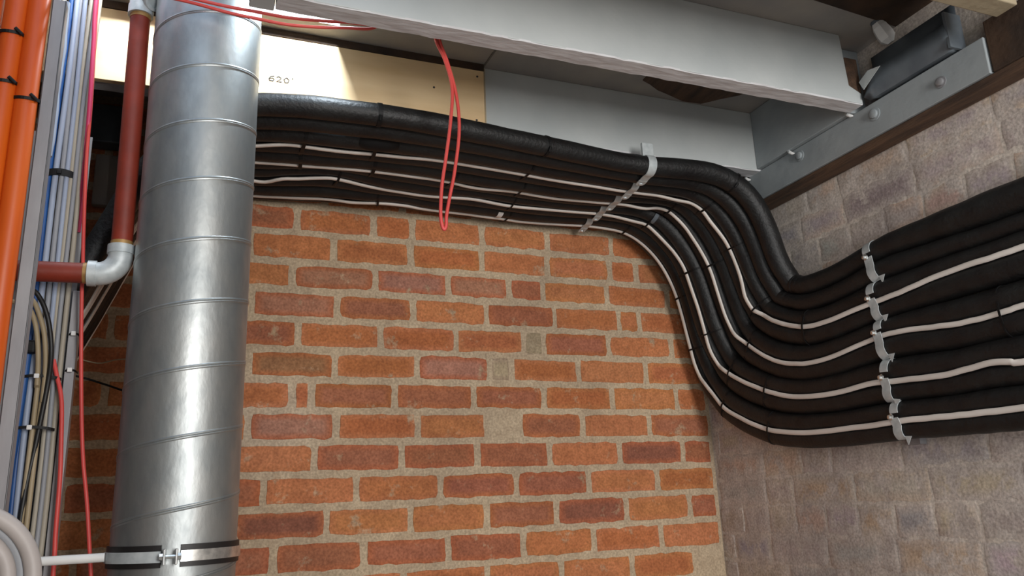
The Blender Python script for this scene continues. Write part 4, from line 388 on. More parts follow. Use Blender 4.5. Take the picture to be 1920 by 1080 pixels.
# printed stamp: small digits
SEG = {'6': [[(1, 1), (.3, .8), (0, .4), (.1, 0), (.8, 0), (1, .3), (.7, .55), (.1, .45)]], '2': [[(0, .8), (.4, 1), (.9, .8), (.8, .5), (0, 0), (1, 0)]], '0': [[(.5, 1), (0, .6), (.2, 0), (.8, .05), (1, .6), (.5, 1)]], "'": [[(.2, 1.1), (.2, .85)]]}
mb = MB(); x = -1.431
for ch in "620'":
    for st in SEG[ch]:
        mb.tube([(x + .011 * a, -.4564, .122 + .013 * b + .0) for a, b in st], .0011, 6)
    x += .0165
link('stamp', mb, M['ink'], sub(pn, t))
mb = MB(); x = -1.352
for k in range(3): mb.tube([(x + .03 * k, -.4505, .3185), (x + .03 * k + .006, -.4505, .3165 - .001 * k), (x + .03 * k + .01, -.4505, .3195)], .0009, 6)
tag(link('printed_mark', mb, M['ink']), 'three small printed marks on the sunlit upstand above the ceiling gap', 'mark')

po = bpy.data.objects['ceiling']
def ceil_part(name, pts_, m):
    b = MB(); q = len(pts_); vs = [(x, y, z) for z in (.2560, .2584) for x, y in pts_]
    b.add(vs, [tuple(range(q)), tuple(range(2 * q - 1, q - 1, -1))] + [(k, (k + 1) % q, (k + 1) % q + q, k + q) for k in range(q)])
    link(name, b, m, {'_e': po, '_o': (po.location.x, po.location.y, po.location.z - ZO)}, smooth=False)
ceil_part('bare_patch', [(-.47, -.56), (-.47, -.513), (-.44, -.50), (-.403, -.479), (-.36, -.466), (-.30, -.4455), (-.24, -.448), (-.222, -.466), (-.20, -.49), (-.163, -.523), (-.15, -.56)], M['rawwood'])
ceil_part('bare_boards', [(-.62, -1.225), (-.004, -1.225), (-.004, -.93), (-.50, -.97)], M['darkwood'])
ceil_part('filler_line', [(-.903, -.56), (-.898, -.56), (-.9015, -.445), (-.9055, -.445)], M['plaster'])

# bolted ledger on the right wall
t = thing('ledger_plate', (-.025, -.77, -.009), 'grey painted bolted ledger under the joist ends along the right wall', 'ledger')
b = MB(); b.box(-.05, -.003, -1.165, -.385, -.009, .076); pl_ = link('plate', b, M['paint_darker'], t, smooth=False, bevel=.002)
for y, z, r in ((-.604, .050, .010), (-.866, .045, .011), (-1.053, .030, .009)):
    b = MB(); b.lathe([(r * 1.5, 0), (r * 1.5, .002), (r, .0025), (r, .008), (r * .7, .0095)], (-.05, y, z), (-1, 0, 0), 14)
    link('bolt', b, M['paint_darker'] if y > -1 else M['strut'], sub(pl_, t))
mb = MB(); mb.box(-.045, -.003, -2.6, -.37, -.033, -.0095)
tag(link('packing_timber', mb, M['rawwood'], smooth=False, bevel=.003), 'raw brown timber strip directly beneath the grey ledger', 'timber')
mb = MB(); mb.box(-.046, -.003, -2.6, -1.168, -.009, .11)
tag(link('wall_plate_timber', mb, M['darkwood'], smooth=False, bevel=.003), 'dark unpainted timber continuing past the end of the grey ledger, top right', 'timber')
WC = [(-.389, .071, 'nearest the black pipe bend'), (-.579, .072, 'middle one, above the first bolt'), (-.795, .079, 'where the near joist lands')]
for y, z, w in WC:
    t = thing('cable_clip', (-.055, y, z), 'small white plastic clip on the ledger top edge, ' + w, 'clip', 'white clips on the ledger edge')
    b = MB(); b.tube([(-.056, y + .012, z + .008), (-.059, y + .006, z + .004), (-.060, y, z - .003), (-.058, y - .006, z - .008), (-.054, y - .010, z - .009)], [.002, .004, .005, .004, .002], 10)
    link('clip_body', b, M['whiteplastic'], t)
    b = MB(); b.lathe([(.003, 0), (.003, .002)], (-.0635, y, z), (-1, 0, 0), 8); link('nail', b, M['zinc'], t)

# raw packer in the notch of the near joist
mb = MB(); mb.box(-.1035, -.064, -.852, -.812, .104, .2); tag(link('packing_block', mb, M['rawwood'], smooth=False, bevel=.003), 'brown raw packing block in the notched end of near joist', 'block')
# steel channel lying on the ledger
t = thing('steel_channel', (-.05, -.98, .077), 'dark blue grey steel channel with torn end lying on the ledger', 'channel')
b = MB()
n = 14
ys = [-.868 - (1.105 - .868) * i / n for i in range(n + 1)]
def sheet(b, f, th):
    vs = []
    for y in ys:
        for p in f(y): vs.append(p)
    q = len(f(ys[0])); fs = [(q * i + k, q * i + k + 1, q * (i + 1) + k + 1, q * (i + 1) + k) for i in range(n) for k in range(q - 1)]
    b.add(vs, fs)
sheet(b, lambda y: [(-.030, y, .20), (-.030, y, .1), (-.036, y, .083), (-.062, y, .079), (-.078, y - .006 * (y < -.88), .084 + .02 * min(1, max(0, (-.87 - y) / .03))), (-.079, y, .085 + .052 * min(1, max(0, (-.868 - y) / .05)))], 0)
o = link('web', b, M['darkmetal'], t, smooth=True); s = o.modifiers.new('s', 'SOLIDIFY'); s.thickness = .003
b = MB(); b.box(-.078, -.03, -1.112, -1.106, .079, .165); link('end_plate', b, M['darkmetal'], t, smooth=False)
b = MB(); b.add([(-.08, -.862, .128), (-.082, -.895, .142), (-.081, -.93, .135), (-.081, -.90, .118), (-.08, -.872, .103)], [(0, 1, 2, 3, 4)]); o = link('torn_flap', b, M['paint'], t, smooth=False)
s = o.modifiers.new('s', 'SOLIDIFY'); s.thickness = .002
# white fitting hanging by the channel
t = thing('lamp_holder', (-.078, -.952, .20), 'small white faceted plastic fitting with grey cap hanging above the channel, top right', 'fitting')
ax = V((.42, -.10, -.80)).normalized(); o0 = V((-.072, -.925, .274))
b = MB(); b.lathe([(.013, .020), (.0185, .032), (.0215, .056), (.0205, .068), (.009, .080)], o0, ax, 6); link('body', b, M['whiteplastic'], t, smooth=False)
b = MB(); b.lathe([(.008, -.008), (.0125, -.004), (.0125, .009), (.0105, .012), (.0130, .015), (.0130, .021)], o0, ax, 16); link('cap', b, M['darkmetal'], t)
b = MB(); b.tube([o0 - ax * .004, o0 - ax * .02 + V((0, .004, 0)), V((-.10, -.915, .262))], .0025, 8); link('wire', b, M['tie'], t)

# ------------------------------------------------------------------ insulated pipes
ORD = ['first', 'second', 'third', 'fourth', 'fifth']
def pts(k): return [V(p[:3]) for p in CUR[k]]
PIPE = {}
desc = {
 'A0': 'thickest black foam insulated pipe, outermost and nearest the viewer, topmost of the bundle',
 'B0': 'black insulated pipe second from the top, tucked under the thickest pipe, no cable between',
 'A1': 'black insulated pipe directly above the topmost white cable', 'B1': 'black insulated pipe directly below the topmost white cable',
 'A2': 'black insulated pipe directly above the second white cable from the top', 'B2': 'black insulated pipe directly below the second white cable from the top',
 'A3': 'black insulated pipe directly above the third white cable from the top', 'B3': 'black insulated pipe directly below the third white cable from the top',
 'A4': 'black insulated pipe directly above the lowest white cable', 'B4': 'lowest black insulated pipe, below the lowest white cable, bare brick beneath it'}
def resample(P, R, m):
    # Catmull-Rom subdivision
    out = []; rr = []
    for i in range(len(P) - 1):
        p0 = P[max(i - 1, 0)]; p1 = P[i]; p2 = P[i + 1]; p3 = P[min(i + 2, len(P) - 1)]
        for k in range(m):
            t = k / m
            out.append(.5 * ((2 * p1) + (p2 - p0) * t + (2 * p0 - 5 * p1 + 4 * p2 - p3) * t * t + (3 * p1 - p0 - 3 * p2 + p3) * t ** 3)); rr.append(R[i] * (1 - t) + R[i + 1] * t)
    out.append(P[-1]); rr.append(R[-1]); return out, rr
for k in ('A0', 'B0', 'A1', 'B1', 'A2', 'B2', 'A3', 'B3', 'A4', 'B4'):
    P = pts(k); R = [p[3] for p in CUR[k]]
    P, R = resample(P, R, 2)
    rr = random.Random(sum(map(ord, k)))
    ph = rr.uniform(0, 6)
    R = [r * (1 + .012 * math.sin(i * .37 + ph) + .008 * math.sin(i * .9 + ph * 2)) for i, r in enumerate(R)]
    b = MB(); b.tube(P, R, 28)
    PIPE[k] = (P, R)
    tag(link('insulated_pipe', b, M['foam'], origin=tuple(P[len(P) // 2])), desc[k], 'pipe', 'black insulated pipes')
CAB = {}
WIDE = {1: .0063, 2: .0060, 3: .0065, 4: .0066}
for i in range(1, 5):
    P = pts('K%d' % i); N = [V(n) for n in NRM]
    b = MB(); P2, _ = resample(P, [0] * len(P), 3); N2, _ = resample(N, [0] * len(N), 3)
    near_ = [k for k in ('A%d' % i, 'B%d' % i)]
    need = []
    for j, (p, nn) in enumerate(zip(P2, N2)):
        best = 0.
        for k in near_:
            PP, RR = PIPE[k]; q0 = int(j * 2 / 3)
            T = (P2[min(j + 1, len(P2) - 1)] - P2[max(j - 1, 0)]).normalized()
            for q in range(max(0, q0 - 22), min(len(PP), q0 + 23)):
                d = p - PP[q]
                if abs(d.dot(T)) > .02: continue
                d = d - T * d.dot(T)
                h = d.dot(nn); l2 = (d - nn * h).length - WIDE[i] * .8; rr_ = RR[q] + .0034
                if l2 < rr_: best = max(best, math.sqrt(rr_ * rr_ - max(l2, 0) ** 2) - h)
        need.append(best)
    need = [max(need[max(0, j - 3):j + 4]) for j in range(len(need))]
    for _ in range(4): need = [(need[max(j - 1, 0)] + need[j] + need[min(j + 1, len(need) - 1)]) / 3 for j in range(len(need))]
    print('cable', i, 'max lift', max(need), 'mean', sum(need) / len(need))
    P2 = [p + n * d for p, n, d in zip(P2, N2, need)]
    CAB[i] = (P2, N2)
    b.tube(P2, 0, 12, ell=(WIDE[i], .0040), nrm=N2)
    tag(link('white_cable', b, M['whitecable'], origin=tuple(P2[len(P2) // 2])), ['', 'topmost', 'second from top', 'third from top', 'lowest'][i] + ' of the four white cables strapped along the black pipes', 'cable', 'white cables along the pipes')

def at(k, t):
    P = pts(k) if isinstance(k, str) else k
    i = int(t); f = t - i; return P[i].lerp(P[min(i + 1, len(P) - 1)], f)
def station(i, t):
    Kp = 'K%d' % i if i == 0 else CAB[i][0]
    if i: t2 = t * 3
    p = at(Kp, t) if i == 0 else at(Kp, t2); T = (at('K%d' % i, t + .6) - at('K%d' % i, t - .6)).normalized()
    n = V(NRM[int(t)]).lerp(V(NRM[min(int(t) + 1, len(NRM) - 1)]), t - int(t)); n = (n - T * n.dot(T)).normalized()
    def cut(key):
        P, R = PIPE[key]; best = None
        for j in range(len(P)):
            q = P[j] - p; d = abs(q.dot(T)) + .25 * q.length
            if best is None or d < best[0]: best = (d, j)
        j = best[1]; q = P[j] - p; return p + q - T * q.dot(T), R[j]
    a, ra = cut('A%d' % i); bb, rb = cut('B%d' % i)
    A = (a - bb); A = (A - T * A.dot(T)); A = (A - n * A.dot(n)).normalized()
    return p, T, n, A, a, ra, bb, rb
def arc(c, r, A, n, a0, a1, m=12):
    """angles: 0 = +n (outward), positive towards +A"""
    out = []; nr = []
    for k in range(m + 1):
        g = math.radians(a0 + (a1 - a0) * k / m); d = n * math.cos(g) + A * math.sin(g); out.append(c + d * r); nr.append(d)
    return out, nr
for i, t, w in TIES:
    p, T, n, A, a, ra, bb, rb = station(i, t)
    q1, n1 = arc(a, ra + .0003, A, n, 178, 28, 12); q2, n2 = arc(bb, rb + .0003, A, n, -28, -178, 12)
    top = p + n * .0050
    path = q1 + [top + A * .0045, top - A * .0045] + q2; nr = n1 + [n, n] + n2
    b = MB(); wd = rnd.uniform(.0042, .006)
    if i in (1, 2) and t < 43: wd = .0085
    b.strip(path, nr, T, wd, .0013)
    nm = thing('cable_tie', tuple(p), 'black cable tie over the %s white cable, %s' % (['', 'topmost', 'second', 'third', 'lowest'][i], w), 'cable tie', 'black cable ties')
    link('strap', b, M['tie'], nm, smooth=False)
    b = MB(); c = q1[7] + n1[7] * .003; Mx = [T, n1[7], T.cross(n1[7])]
    vs = [c + Mx[0] * (sx * .0035) + Mx[1] * (sy * .0022) + Mx[2] * (sz * .003) for sz in (-1, 1) for sy in (-1, 1) for sx in (-1, 1)]
    b.add(vs, [(0, 2, 3, 1), (4, 5, 7, 6), (0, 1, 5, 4), (2, 6, 7, 3), (0, 4, 6, 2), (1, 3, 7, 5)]); link('head', b, M['tie'], nm, smooth=False)
for t, w, wd in ((51, 'between the red cable and metal clips', .007), (39, 'left of the hanging red cable', .010), (65, 'at the start of the bend', .005)):
    P, R = PIPE['A0']; j = 2 * t; T = (P[j + 1] - P[j - 1]).normalized(); n = V(NRM[t]); n = (n - T * n.dot(T)).normalized(); A = n.cross(T)
    q, nr = arc(P[j], R[j] + .0004, A, n, 0, 352, 40)
    b = MB(); b.strip(q, nr, T, wd, .0013)
    nm = thing('cable_tie', tuple(P[j]), 'black cable tie round only the thickest pipe, ' + w, 'cable tie', 'black cable ties')
    link('strap', b, M['tie'], nm, smooth=False)
    b = MB(); d = (A * -.8 + n * .6) if (A.y > 0) else (A * .8 + n * .6); d.normalize(); c = P[j] + d * (R[j] + .003)
    b.tube([c - T.cross(d) * .006, c + T.cross(d) * .006], .0035, 8); link('head', b, M['tie'], nm)

# ------------------------------------------------------------------ pipe clips
def ring_tab(b, c, n, T, w, L, dirv, th=.0018):
    """rounded tab starting at c, running along dirv"""
    m = 10; pts2 = [(-w / 2, 0)] + [(-math.cos(math.pi * k / m) * w / 2, L - w / 2 + math.sin(math.pi * k / m) * w / 2) for k in range(m + 1)] + [(w / 2, 0)]
    q = len(pts2); vs = [c + T * x + dirv * y + n * z for z in (0, th) for x, y in pts2]
    b.add(vs, [tuple(range(q)), tuple(range(2 * q - 1, q - 1, -1))] + [(k, (k + 1) % q, (k + 1) % q + q, k + q) for k in range(q)])
where_top = ['first and largest, over the thickest pipe', 'second from the right', 'third from the right', 'fourth from the right', 'leftmost and lowest, with a bright screw']
for i in range(5):
    t = SEG_['a'] + (1.9, .8, .3, .35, .4)[i]
    p, T, n, A, a, ra, bb, rb = station(i, t)
    w = .024 if i == 0 else .021
    nm = thing('pipe_clip', tuple(p), 'zinc pipe clip under the joists, ' + where_top[i], 'pipe clip', 'zinc clips on the overhead run')
    b = MB()
    q, nr = arc(a, ra + .001, A, n, 150 if i == 0 else 95, -14, 18)
    top = p + n * .0062
    if i: q += [top]; nr += [n]
    else: q += [bb.lerp(a, .42) + n * (rb + .002)]; nr += [n]
    b.strip(q, nr, T, w, .0018); o = link('strap', b, M['zinc'], nm, smooth=True)
    b = MB(); c = q[-1]; L = .030 if i else .026
    c = c + n * .0005
    ring_tab(b, c, n, T, w * 1.05, L, (-A * .97 + n * (.12)).normalized())
    tb = link('tab', b, M['zinc'], nm, smooth=False)
    b = MB(); cc = c - A * (L - w * .5) + n * .004
    b.lathe([(.0058, 0), (.0058, .0012), (.0045, .003), (.0018, .0034)], cc, n, 14); link('screw', b, M['bolt'] if i == 4 else M['zinc'], sub(tb, nm))
    if i == 0:
        b = MB(); c0 = a + A * (.004) - n * (ra + .001)
        b.box(c0.x - .017, c0.x + .017, c0.y - .006, c0.y + .004, c0.z - .003, .0745); link('hanger_plate', b, M['zinc'], nm, smooth=False, bevel=.002)
# rail above the clips
mb = MB(); zt = .0735; pc = at('K2', SEG_['a'])
for x0, x1, z0, z1 in ((-.019, -.016, .045, zt), (.016, .019, .045, zt), (-.019, .019, zt - .0025, zt)):
    mb.box(pc.x + x0, pc.x + x1, -.43, -.03, z0, z1)
tag(link('strut_rail', mb, M['strut'], smooth=False), 'galvanised strut rail above the row of overhead pipe clips, mostly hidden by pipes', 'rail')
where_r = ['topmost, gripping the thickest pipe', 'second from the top', 'third from the top', 'fourth from the top', 'lowest, with a bright bolt']
for i in range(5):
    t = SEG_['d']
    p, T, n, A, a, ra, bb, rb = station(i, t)
    w = .022
    nm = thing('pipe_clip', tuple(p), 'grey steel pipe clip on the right wall run, ' + where_r[i], 'pipe clip', 'steel clips on the right wall run')
    b = MB(); q, nr = arc(a, ra + .001, A, n, 100 if i else 120, -8, 14)
    b.strip(q, nr, T, w, .0018); o = link('upper_strap', b, M['zinc'], nm)
    b = MB(); q2, nr2 = arc(bb, rb + .0012, A, n, 22, -62, 12); q2 = [p + n * .0064 + A * .008] + q2; nr2 = [n] + nr2
    b.strip(q2, nr2, T, w * 1.08, .0018); ls = link('lower_strap', b, M['zinc'], nm)
    b = MB(); c = p + n * .008 + A * .010 - T * .004
    b.lathe([(.0075, 0), (.0075, .003), (.0048, .0035), (.0048, .009), (.002, .010)], c, (n - T * .25).normalized(), 6); link('bolt', b, M['bolt'], sub(ls, nm))
    if True:    # triangular tip of the band below
        g = math.radians(-84); d = n * math.cos(g) + A * math.sin(g)
        c = bb + (n * math.cos(math.radians(-48)) + A * math.sin(math.radians(-48))) * (rb + .003) - A * .004
        b = MB(); nn = (n * .9 - A * .3).normalized()
        c = c + T * .020
        vs = [c - T * .008 + A * .008, c + T * .010 + A * .006, c - A * .012 - T * .002]; vs += [v + nn * .0015 for v in vs]
        b.add(vs, [(0, 1, 2), (5, 4, 3), (0, 3, 4, 1), (1, 4, 5, 2), (2, 5, 3, 0)]); link('band_tip', b, M['zinc'], nm, smooth=False)
# wall rail behind right clips
mb = MB(); pd = at('K2', SEG_['d'])
mb.box(-.0225, -.003, pd.y - .018, pd.y + .018, -.74, -.27)
tag(link('strut_rail', mb, M['strut'], smooth=False), 'galvanised strut rail on the right wall behind the pipe clips', 'rail')

# small extras on the pipes
P, R = PIPE['A1']; j = 79
b = MB(); q = P[j - 2:j + 2]; c = [P[j - 3], P[j - 2], P[j - 1], P[j], P[j + 1], P[j + 2]]
c = [x + V((0, -.008, -.004)) for x in c]
b.tube(c, [R[j] * .78, R[j] * .97, R[j] * 1.0, R[j] * 1.0, R[j] * .96, R[j] * .75], 20)
tag(link('tape_wrap', b, M['tie']), 'bulging black tape wrap on the pipe above the topmost cable, left of the red cable', 'tape')
p, T, n, A, a, ra, bb, rb = station(3, 61)
q, nr = arc(a, ra + .0008, A, n, 80, -10, 12); b = MB(); b.strip([x + T * .004 for x in q], nr, T, .012, .0012)
tag(link('tape_band', b, M['darkmetal']), 'shiny dark band round the pipe above the third cable at the bend', 'tape')
p, T, n, A, a, ra, bb, rb = station(4, 50.3)
b = MB(); q, nr = arc(a, ra + .0008, A, n, 42, -20, 8); q = [x - T * .012 for x in q]; b.strip(q, nr, T, .016, .0008)
tag(link('tape_scrap', b, M['whiteplastic']), 'scrap of pale tape on the lowest pipes beside a cable tie', 'tape')

# ------------------------------------------------------------------ spiral duct
DX, DY, DR = -1.5635, -.632, .100
t = thing('spiral_duct', (DX, DY, -1.6), 'round galvanised spiral duct standing in front of the brick wall', 'duct')
b = MB(); n = 96; z0, z1 = -1.6, .8
rows_ = 60
vs = [(DX + DR * math.cos(2 * math.pi * k / n), DY + DR * math.sin(2 * math.pi * k / n), z0 + (z1 - z0) * i / rows_) for i in range(rows_ + 1) for k in range(n)]
fs = [(i * n + k, i * n + (k + 1) % n, (i + 1) * n + (k + 1) % n, (i + 1) * n + k) for i in range(rows_) for k in range(n)]
b.add(vs, fs); link('duct_wall', b, M['galv'], t)
b = MB(); vs = []; SP = .1147; m = 72; turns = 20; prof = [(-.0042, 0), (-.0030, .0011), (-.0012, .0012), (0, .0002), (.0012, .0012), (.0030, .0011), (.0042, 0)]
for k in range(m * turns + 1):
    g = 2 * math.pi * k / m; z = -.476 - SP * 9.75 + SP * k / m
    for dz, dr in prof: vs.append((DX + (DR + dr) * math.cos(g), DY + (DR + dr) * math.sin(g), z + dz))
q = len(prof); b.add(vs, [(q * k + a, q * k + a + 1, q * (k + 1) + a + 1, q * (k + 1) + a) for k in range(m * turns) for a in range(q - 1)])
o = link('spiral_seam', b, M['galv'], t); o['label'] = 'raised double lock seam winding round the duct'
# clamp
t = thing('duct_clamp', (DX, DY, -.91), 'two part steel clamp with black rubber lining around the duct foot', 'clamp')
def band(r, z0, z1, a0, a1, th=.002, n=48, dz=0.):
    b = MB(); vs = []
    for k in range(n + 1):
        g = math.radians(a0 + (a1 - a0) * k / n); s = dz * math.cos(g)
        for rr, z in ((r, z0), (r + th, z0), (r + th, z1), (r, z1)): vs.append((DX + rr * math.cos(g), DY + rr * math.sin(g), z + s))
    fs = [(4 * k + a, 4 * k + (a + 1) % 4, 4 * k + 4 + (a + 1) % 4, 4 * k + 4 + a) for k in range(n) for a in range(4)]; b.add(vs, fs + [(3, 2, 1, 0), (4 * n, 4 * n + 1, 4 * n + 2, 4 * n + 3)]); return b
for a0, a1 in ((276, 440), (96, 260)):
    sb = link('steel_band', band(.1044, -.9005, -.8835, a0, a1, .0022), M['bolt'] if a0 == 276 else M['zinc'], t)
    link('rubber_lining', band(.1012, -.9085, -.8745, a0, a1, .0030), M['rubber'], sub(sb, t))
for g in (268, 88):
    c = V((DX + .113 * math.cos(math.radians(g)), DY + .113 * math.sin(math.radians(g)), -.892)); r = V((math.cos(math.radians(g)), math.sin(math.radians(g)), 0)); s = V((-r.y, r.x, 0))
    for sg in (-1, 1):
        b = MB(); cc = c + s * (.009 * sg)
        vs = [cc + s * (x * .0015) + r * (y * .011) + V((0, 0, z * .012)) for z in (-1, 1) for y in (-1, 1) for x in (-1, 1)]
        b.add(vs, [(0, 2, 3, 1), (4, 5, 7, 6), (0, 1, 5, 4), (2, 6, 7, 3), (0, 4, 6, 2), (1, 3, 7, 5)]); link('lug', b, M['bolt'], t, smooth=False, bevel=.0008)
    b = MB(); b.lathe([(.0055, -.016), (.0055, -.011), (.003, -.011), (.003, .011), (.0055, .011), (.0055, .016)], c + r * .003, s, 6); link('bolt', b, M['bolt'], t, smooth=False)
mb = MB(); mb.tube([(-1.83, -.668, -.8915), (-1.6665, -.668, -.8905)], .0072, 18)
tag(link('support_rod', mb, M['whiteplastic']), 'pale rod reaching left from the duct clamp', 'rod')

# ------------------------------------------------------------------ sprinkler pipe
t = thing('sprinkler_pipe', (-1.69, -.62, -.42), 'red painted steel pipe with silver elbows, left of the duct', 'pipe')
PX = -1.6895
b = MB(); b.tube([(PX - .002, -.62, .13), (PX + .0, -.62, -.10), (PX + .002, -.62, -.345)], .0182, 28); link('vertical_pipe', b, M['redpaint'], t)
b = MB(); b.tube([(-1.738, -.62, -.405), (-1.90, -.62, -.409)], .0182, 28); link('horizontal_pipe', b, M['redpaint'], t)
b = MB(); c = (-1.748, -.62, -.345); R0 = .0575
el = [(PX + .002, -.62, -.352)] + [(PX - .034 + .036 * math.cos(g), -.62, -.369 + .036 * math.sin(g)) for g in [-math.radians(a) for a in range(0, 91, 9)]] + [(-1.734, -.62, -.405)]
b.tube(el, [.0205] + [.0212] * (len(el) - 2) + [.0205], 28); link('elbow', b, M['zinc'], t).__setitem__('label', 'silver elbow joining the two red pipes')
for A_, B_ in (((PX + .002, -.62, -.366), (PX + .002, -.62, -.350)), ((-1.724, -.62, -.405), (-1.738, -.62, -.405))):
    b = MB(); b.tube([A_, B_], .0232, 28); link('elbow_collar', b, M['zinc'], t)
for A_, B_ in (((PX + .002, -.62, -.349), (PX + .002, -.62, -.342)), ((-1.739, -.62, -.405), (-1.745, -.62, -.405)), ((PX - .002, -.62, .122), (PX - .002, -.62, .130))):
    b = MB(); b.tube([A_, B_], .0190, 24); link('thread', b, M['brass'], t)
b = MB(); b.tube([(PX - .002, -.62, .130), (PX - .002, -.62, .150)], .0232, 28); b.tube([(PX - .002, -.62, .15), (PX - .002, -.62, .225)], .0215, 28); o = link('tee', b, M['zinc'], t); o['label'] = 'silver tee at the top of the red pipe'
b = MB(); dv = V((.62, -.55, -.35)).normalized(); c = V((PX - .002, -.62, .172)); b.tube([c + dv * .01, c + dv * .030], .0190, 24, cap=False)
b.lathe([(.0190, .030), (.0225, .030), (.0225, .036), (.0170, .036), (.0165, .012), (.001, .012)], c, dv, 24); link('tee_outlet', b, M['zinc'], t)

# ------------------------------------------------------------------ cables and conduits on the left
ztop, zbot = .9, -1.7
def vrun(name, x, y, r, m, label, cat, group, z0=zbot, z1=ztop, wob=.0015, seed=0, ell=None):
    rr = random.Random(seed); n = 40; ph = rr.uniform(0, 6); ph2 = rr.uniform(0, 6)
    P = [(x + wob * math.sin(i * .33 + ph) + wob * .5 * math.sin(i * .8 + ph2), y + wob * .6 * math.sin(i * .41 + ph2), z0 + (z1 - z0) * i / n) for i in range(n + 1)]
    b = MB(); b.tube(P, r, 16, ell=ell, nrm=[(0, -1, 0)] * len(P) if ell else None); return tag(link(name, b, m), label, cat, group), P
for x, y, r, l in ((-1.8285, -.805, .0170, 'rightmost orange conduit, touching the steel strut'), (-1.860, -.812, .0165, 'middle orange conduit, second from the strut'), (-1.899, -.80, .0205, 'leftmost orange conduit, cut off by the left picture edge')):
    vrun('orange_conduit', x, y, r, M['orange'], l, 'conduit', 'orange conduits', wob=.0012, seed=int(-x * 1000))
for x, z, y, rad, l in ((-1.860, -.062, -.812, .0175, 'black tie round the middle orange conduit, highest of the four ties'), (-1.860, -.150, -.812, .0175, 'black tie round the middle orange conduit, above the drooping tie'), (-1.8285, -.172, -.805, .0180, 'black tie on the rightmost orange conduit, end sticking out'), (-1.860, -.517, -.812, .0175, 'black tie low on the middle orange conduit, at the left picture edge')):
    nm = thing('cable_tie', (x, y, z), l, 'cable tie', 'black ties on orange conduits')
    b = MB(); q, nr = arc(V((x, y, z)), rad, V((1, 0, 0)), V((0, -1, -.25)).normalized(), -170, 170, 24); b.strip(q, nr, V((0, -.25, 1)).normalized(), .005, .0013); link('strap', b, M['tie'], nm, smooth=False)
    b = MB(); b.tube([(x + .008, y - rad - .002, z + .002), (x + .018, y - rad + .002, z - .006)], .0028, 8); link('head', b, M['tie'], nm)
# strut with return lips
b = MB(); x0, x1, y0, y1, zt = -1.8105, -1.7895, -.803, -.778, .022
b.box(x0, x1, y0, y0 + .003, zbot, zt); b.box(x0, x0 + .003, y0, y1, zbot, zt); b.box(x1 - .003, x1, y0, y1, zbot, zt)
tag(link('steel_strut', b, M['strut'], smooth=False, bevel=.0012), 'upright grey steel strut between orange conduits and cable bundle', 'strut')
vrun('plastic_tube', -1.795, -.768, .0068, M['lightblue'], 'pale translucent tube standing behind the top of the steel strut', 'tube', None, z0=-.25, z1=.040, wob=.0008)
# tray behind the cables
t = thing('cable_tray', (-1.81, -.52, -1.7), 'grey metal cable tray behind the vertical bundle', 'tray')
b = MB(); b.box(-1.87, -1.765, -.527, -.524, -1.7, -.1); link('tray_bed', b, M['strut'], t, smooth=False)
b = MB(); b.box(-1.768, -1.752, -.548, -.524, -1.7, -.42); link('side_rail', b, M['strut'], t, smooth=False, bevel=.001)
cab = [(-1.846, 'lightblue', .0055, 'pale blue cable at left edge of the bundle'), (-1.836, 'cream', .0048, 'cream cable just left of the blue one'),
       (-1.8265, 'blue', .0052, 'bright blue cable in the vertical bundle'), (-1.8165, 'lightblue', .0052, 'pale blue grey cable just right of the blue cable'),
       (-1.807, 'grey', .0046, 'grey cable third right of the blue cable'), (-1.7985, 'lightblue', .0044, 'silvery cable in the middle of the bundle'),
       (-1.7905, 'cream', .0044, 'cream cable right of the bundle middle'), (-1.783, 'grey', .0040, 'grey cable near the right side of the bundle'),
       (-1.7755, 'cream', .0044, 'rightmost cream cable of the front layer')]
for k, (x, m, r, l) in enumerate(cab):
    vrun('bundle_cable', x, -.549 - .003 * (k % 2), r, M[m], l, 'cable', 'cables of the vertical bundle', seed=k + 3, wob=.0016)
for k, x in enumerate((-1.829, -1.811, -1.8025, -1.786)):
    vrun('bundle_cable', x, -.538, .0045, M['cream' if k % 2 else 'grey'], ['cable in the rear layer behind the blue cable', 'cable in the rear layer, left of centre', 'cable in the rear layer, right of centre', 'rightmost cable in the rear layer'][k], 'cable', 'cables of the vertical bundle', seed=40 + k)
def run(name, P, r, m, label, cat, group=None, mm=6, n=12):
    P = [V(p) for p in P]; P2, _ = resample(P, [0] * len(P), mm); b = MB(); b.tube(P2, r, n); return tag(link(name, b, m), label, cat, group)
run('pink_cable', [(-1.777, -.588, .6), (-1.777, -.588, .187), (-1.773, -.588, .079), (-1.7685, -.588, -.04), (-1.768, -.575, -.12), (-1.769, -.558, -.20), (-1.772, -.53, -.3)], .0042, M['pink'], 'magenta cable at the right side of the bundle, top of picture', 'cable')
run('red_cable', [(-1.777, -.58, .5), (-1.776, -.58, .187), (-1.772, -.58, .079), (-1.767, -.58, -.06), (-1.7645, -.58, -.171), (-1.757, -.58, -.31), (-1.750, -.585, -.40), (-1.748, -.585, -.44), (-1.737, -.58, -.579), (-1.722, -.58, -.719), (-1.701, -.58, -.853), (-1.66, -.58, -1.2), (-1.64, -.58, -1.7)], .0034, M['red'], 'long red cable hanging between the cable bundle and red pipe', 'cable')
run('red_cable', [(-1.785, -.562, -.553), (-1.777, -.567, -.58), (-1.764, -.575, -.627), (-1.757, -.58, -.7), (-1.753, -.58, -.763), (-1.751, -.58, -.851), (-1.748, -.58, -.927), (-1.74, -.58, -1.3), (-1.74, -.58, -1.7)], .0038, M['red'], 'short red cable emerging below the bundle ties, left of the long one', 'cable')
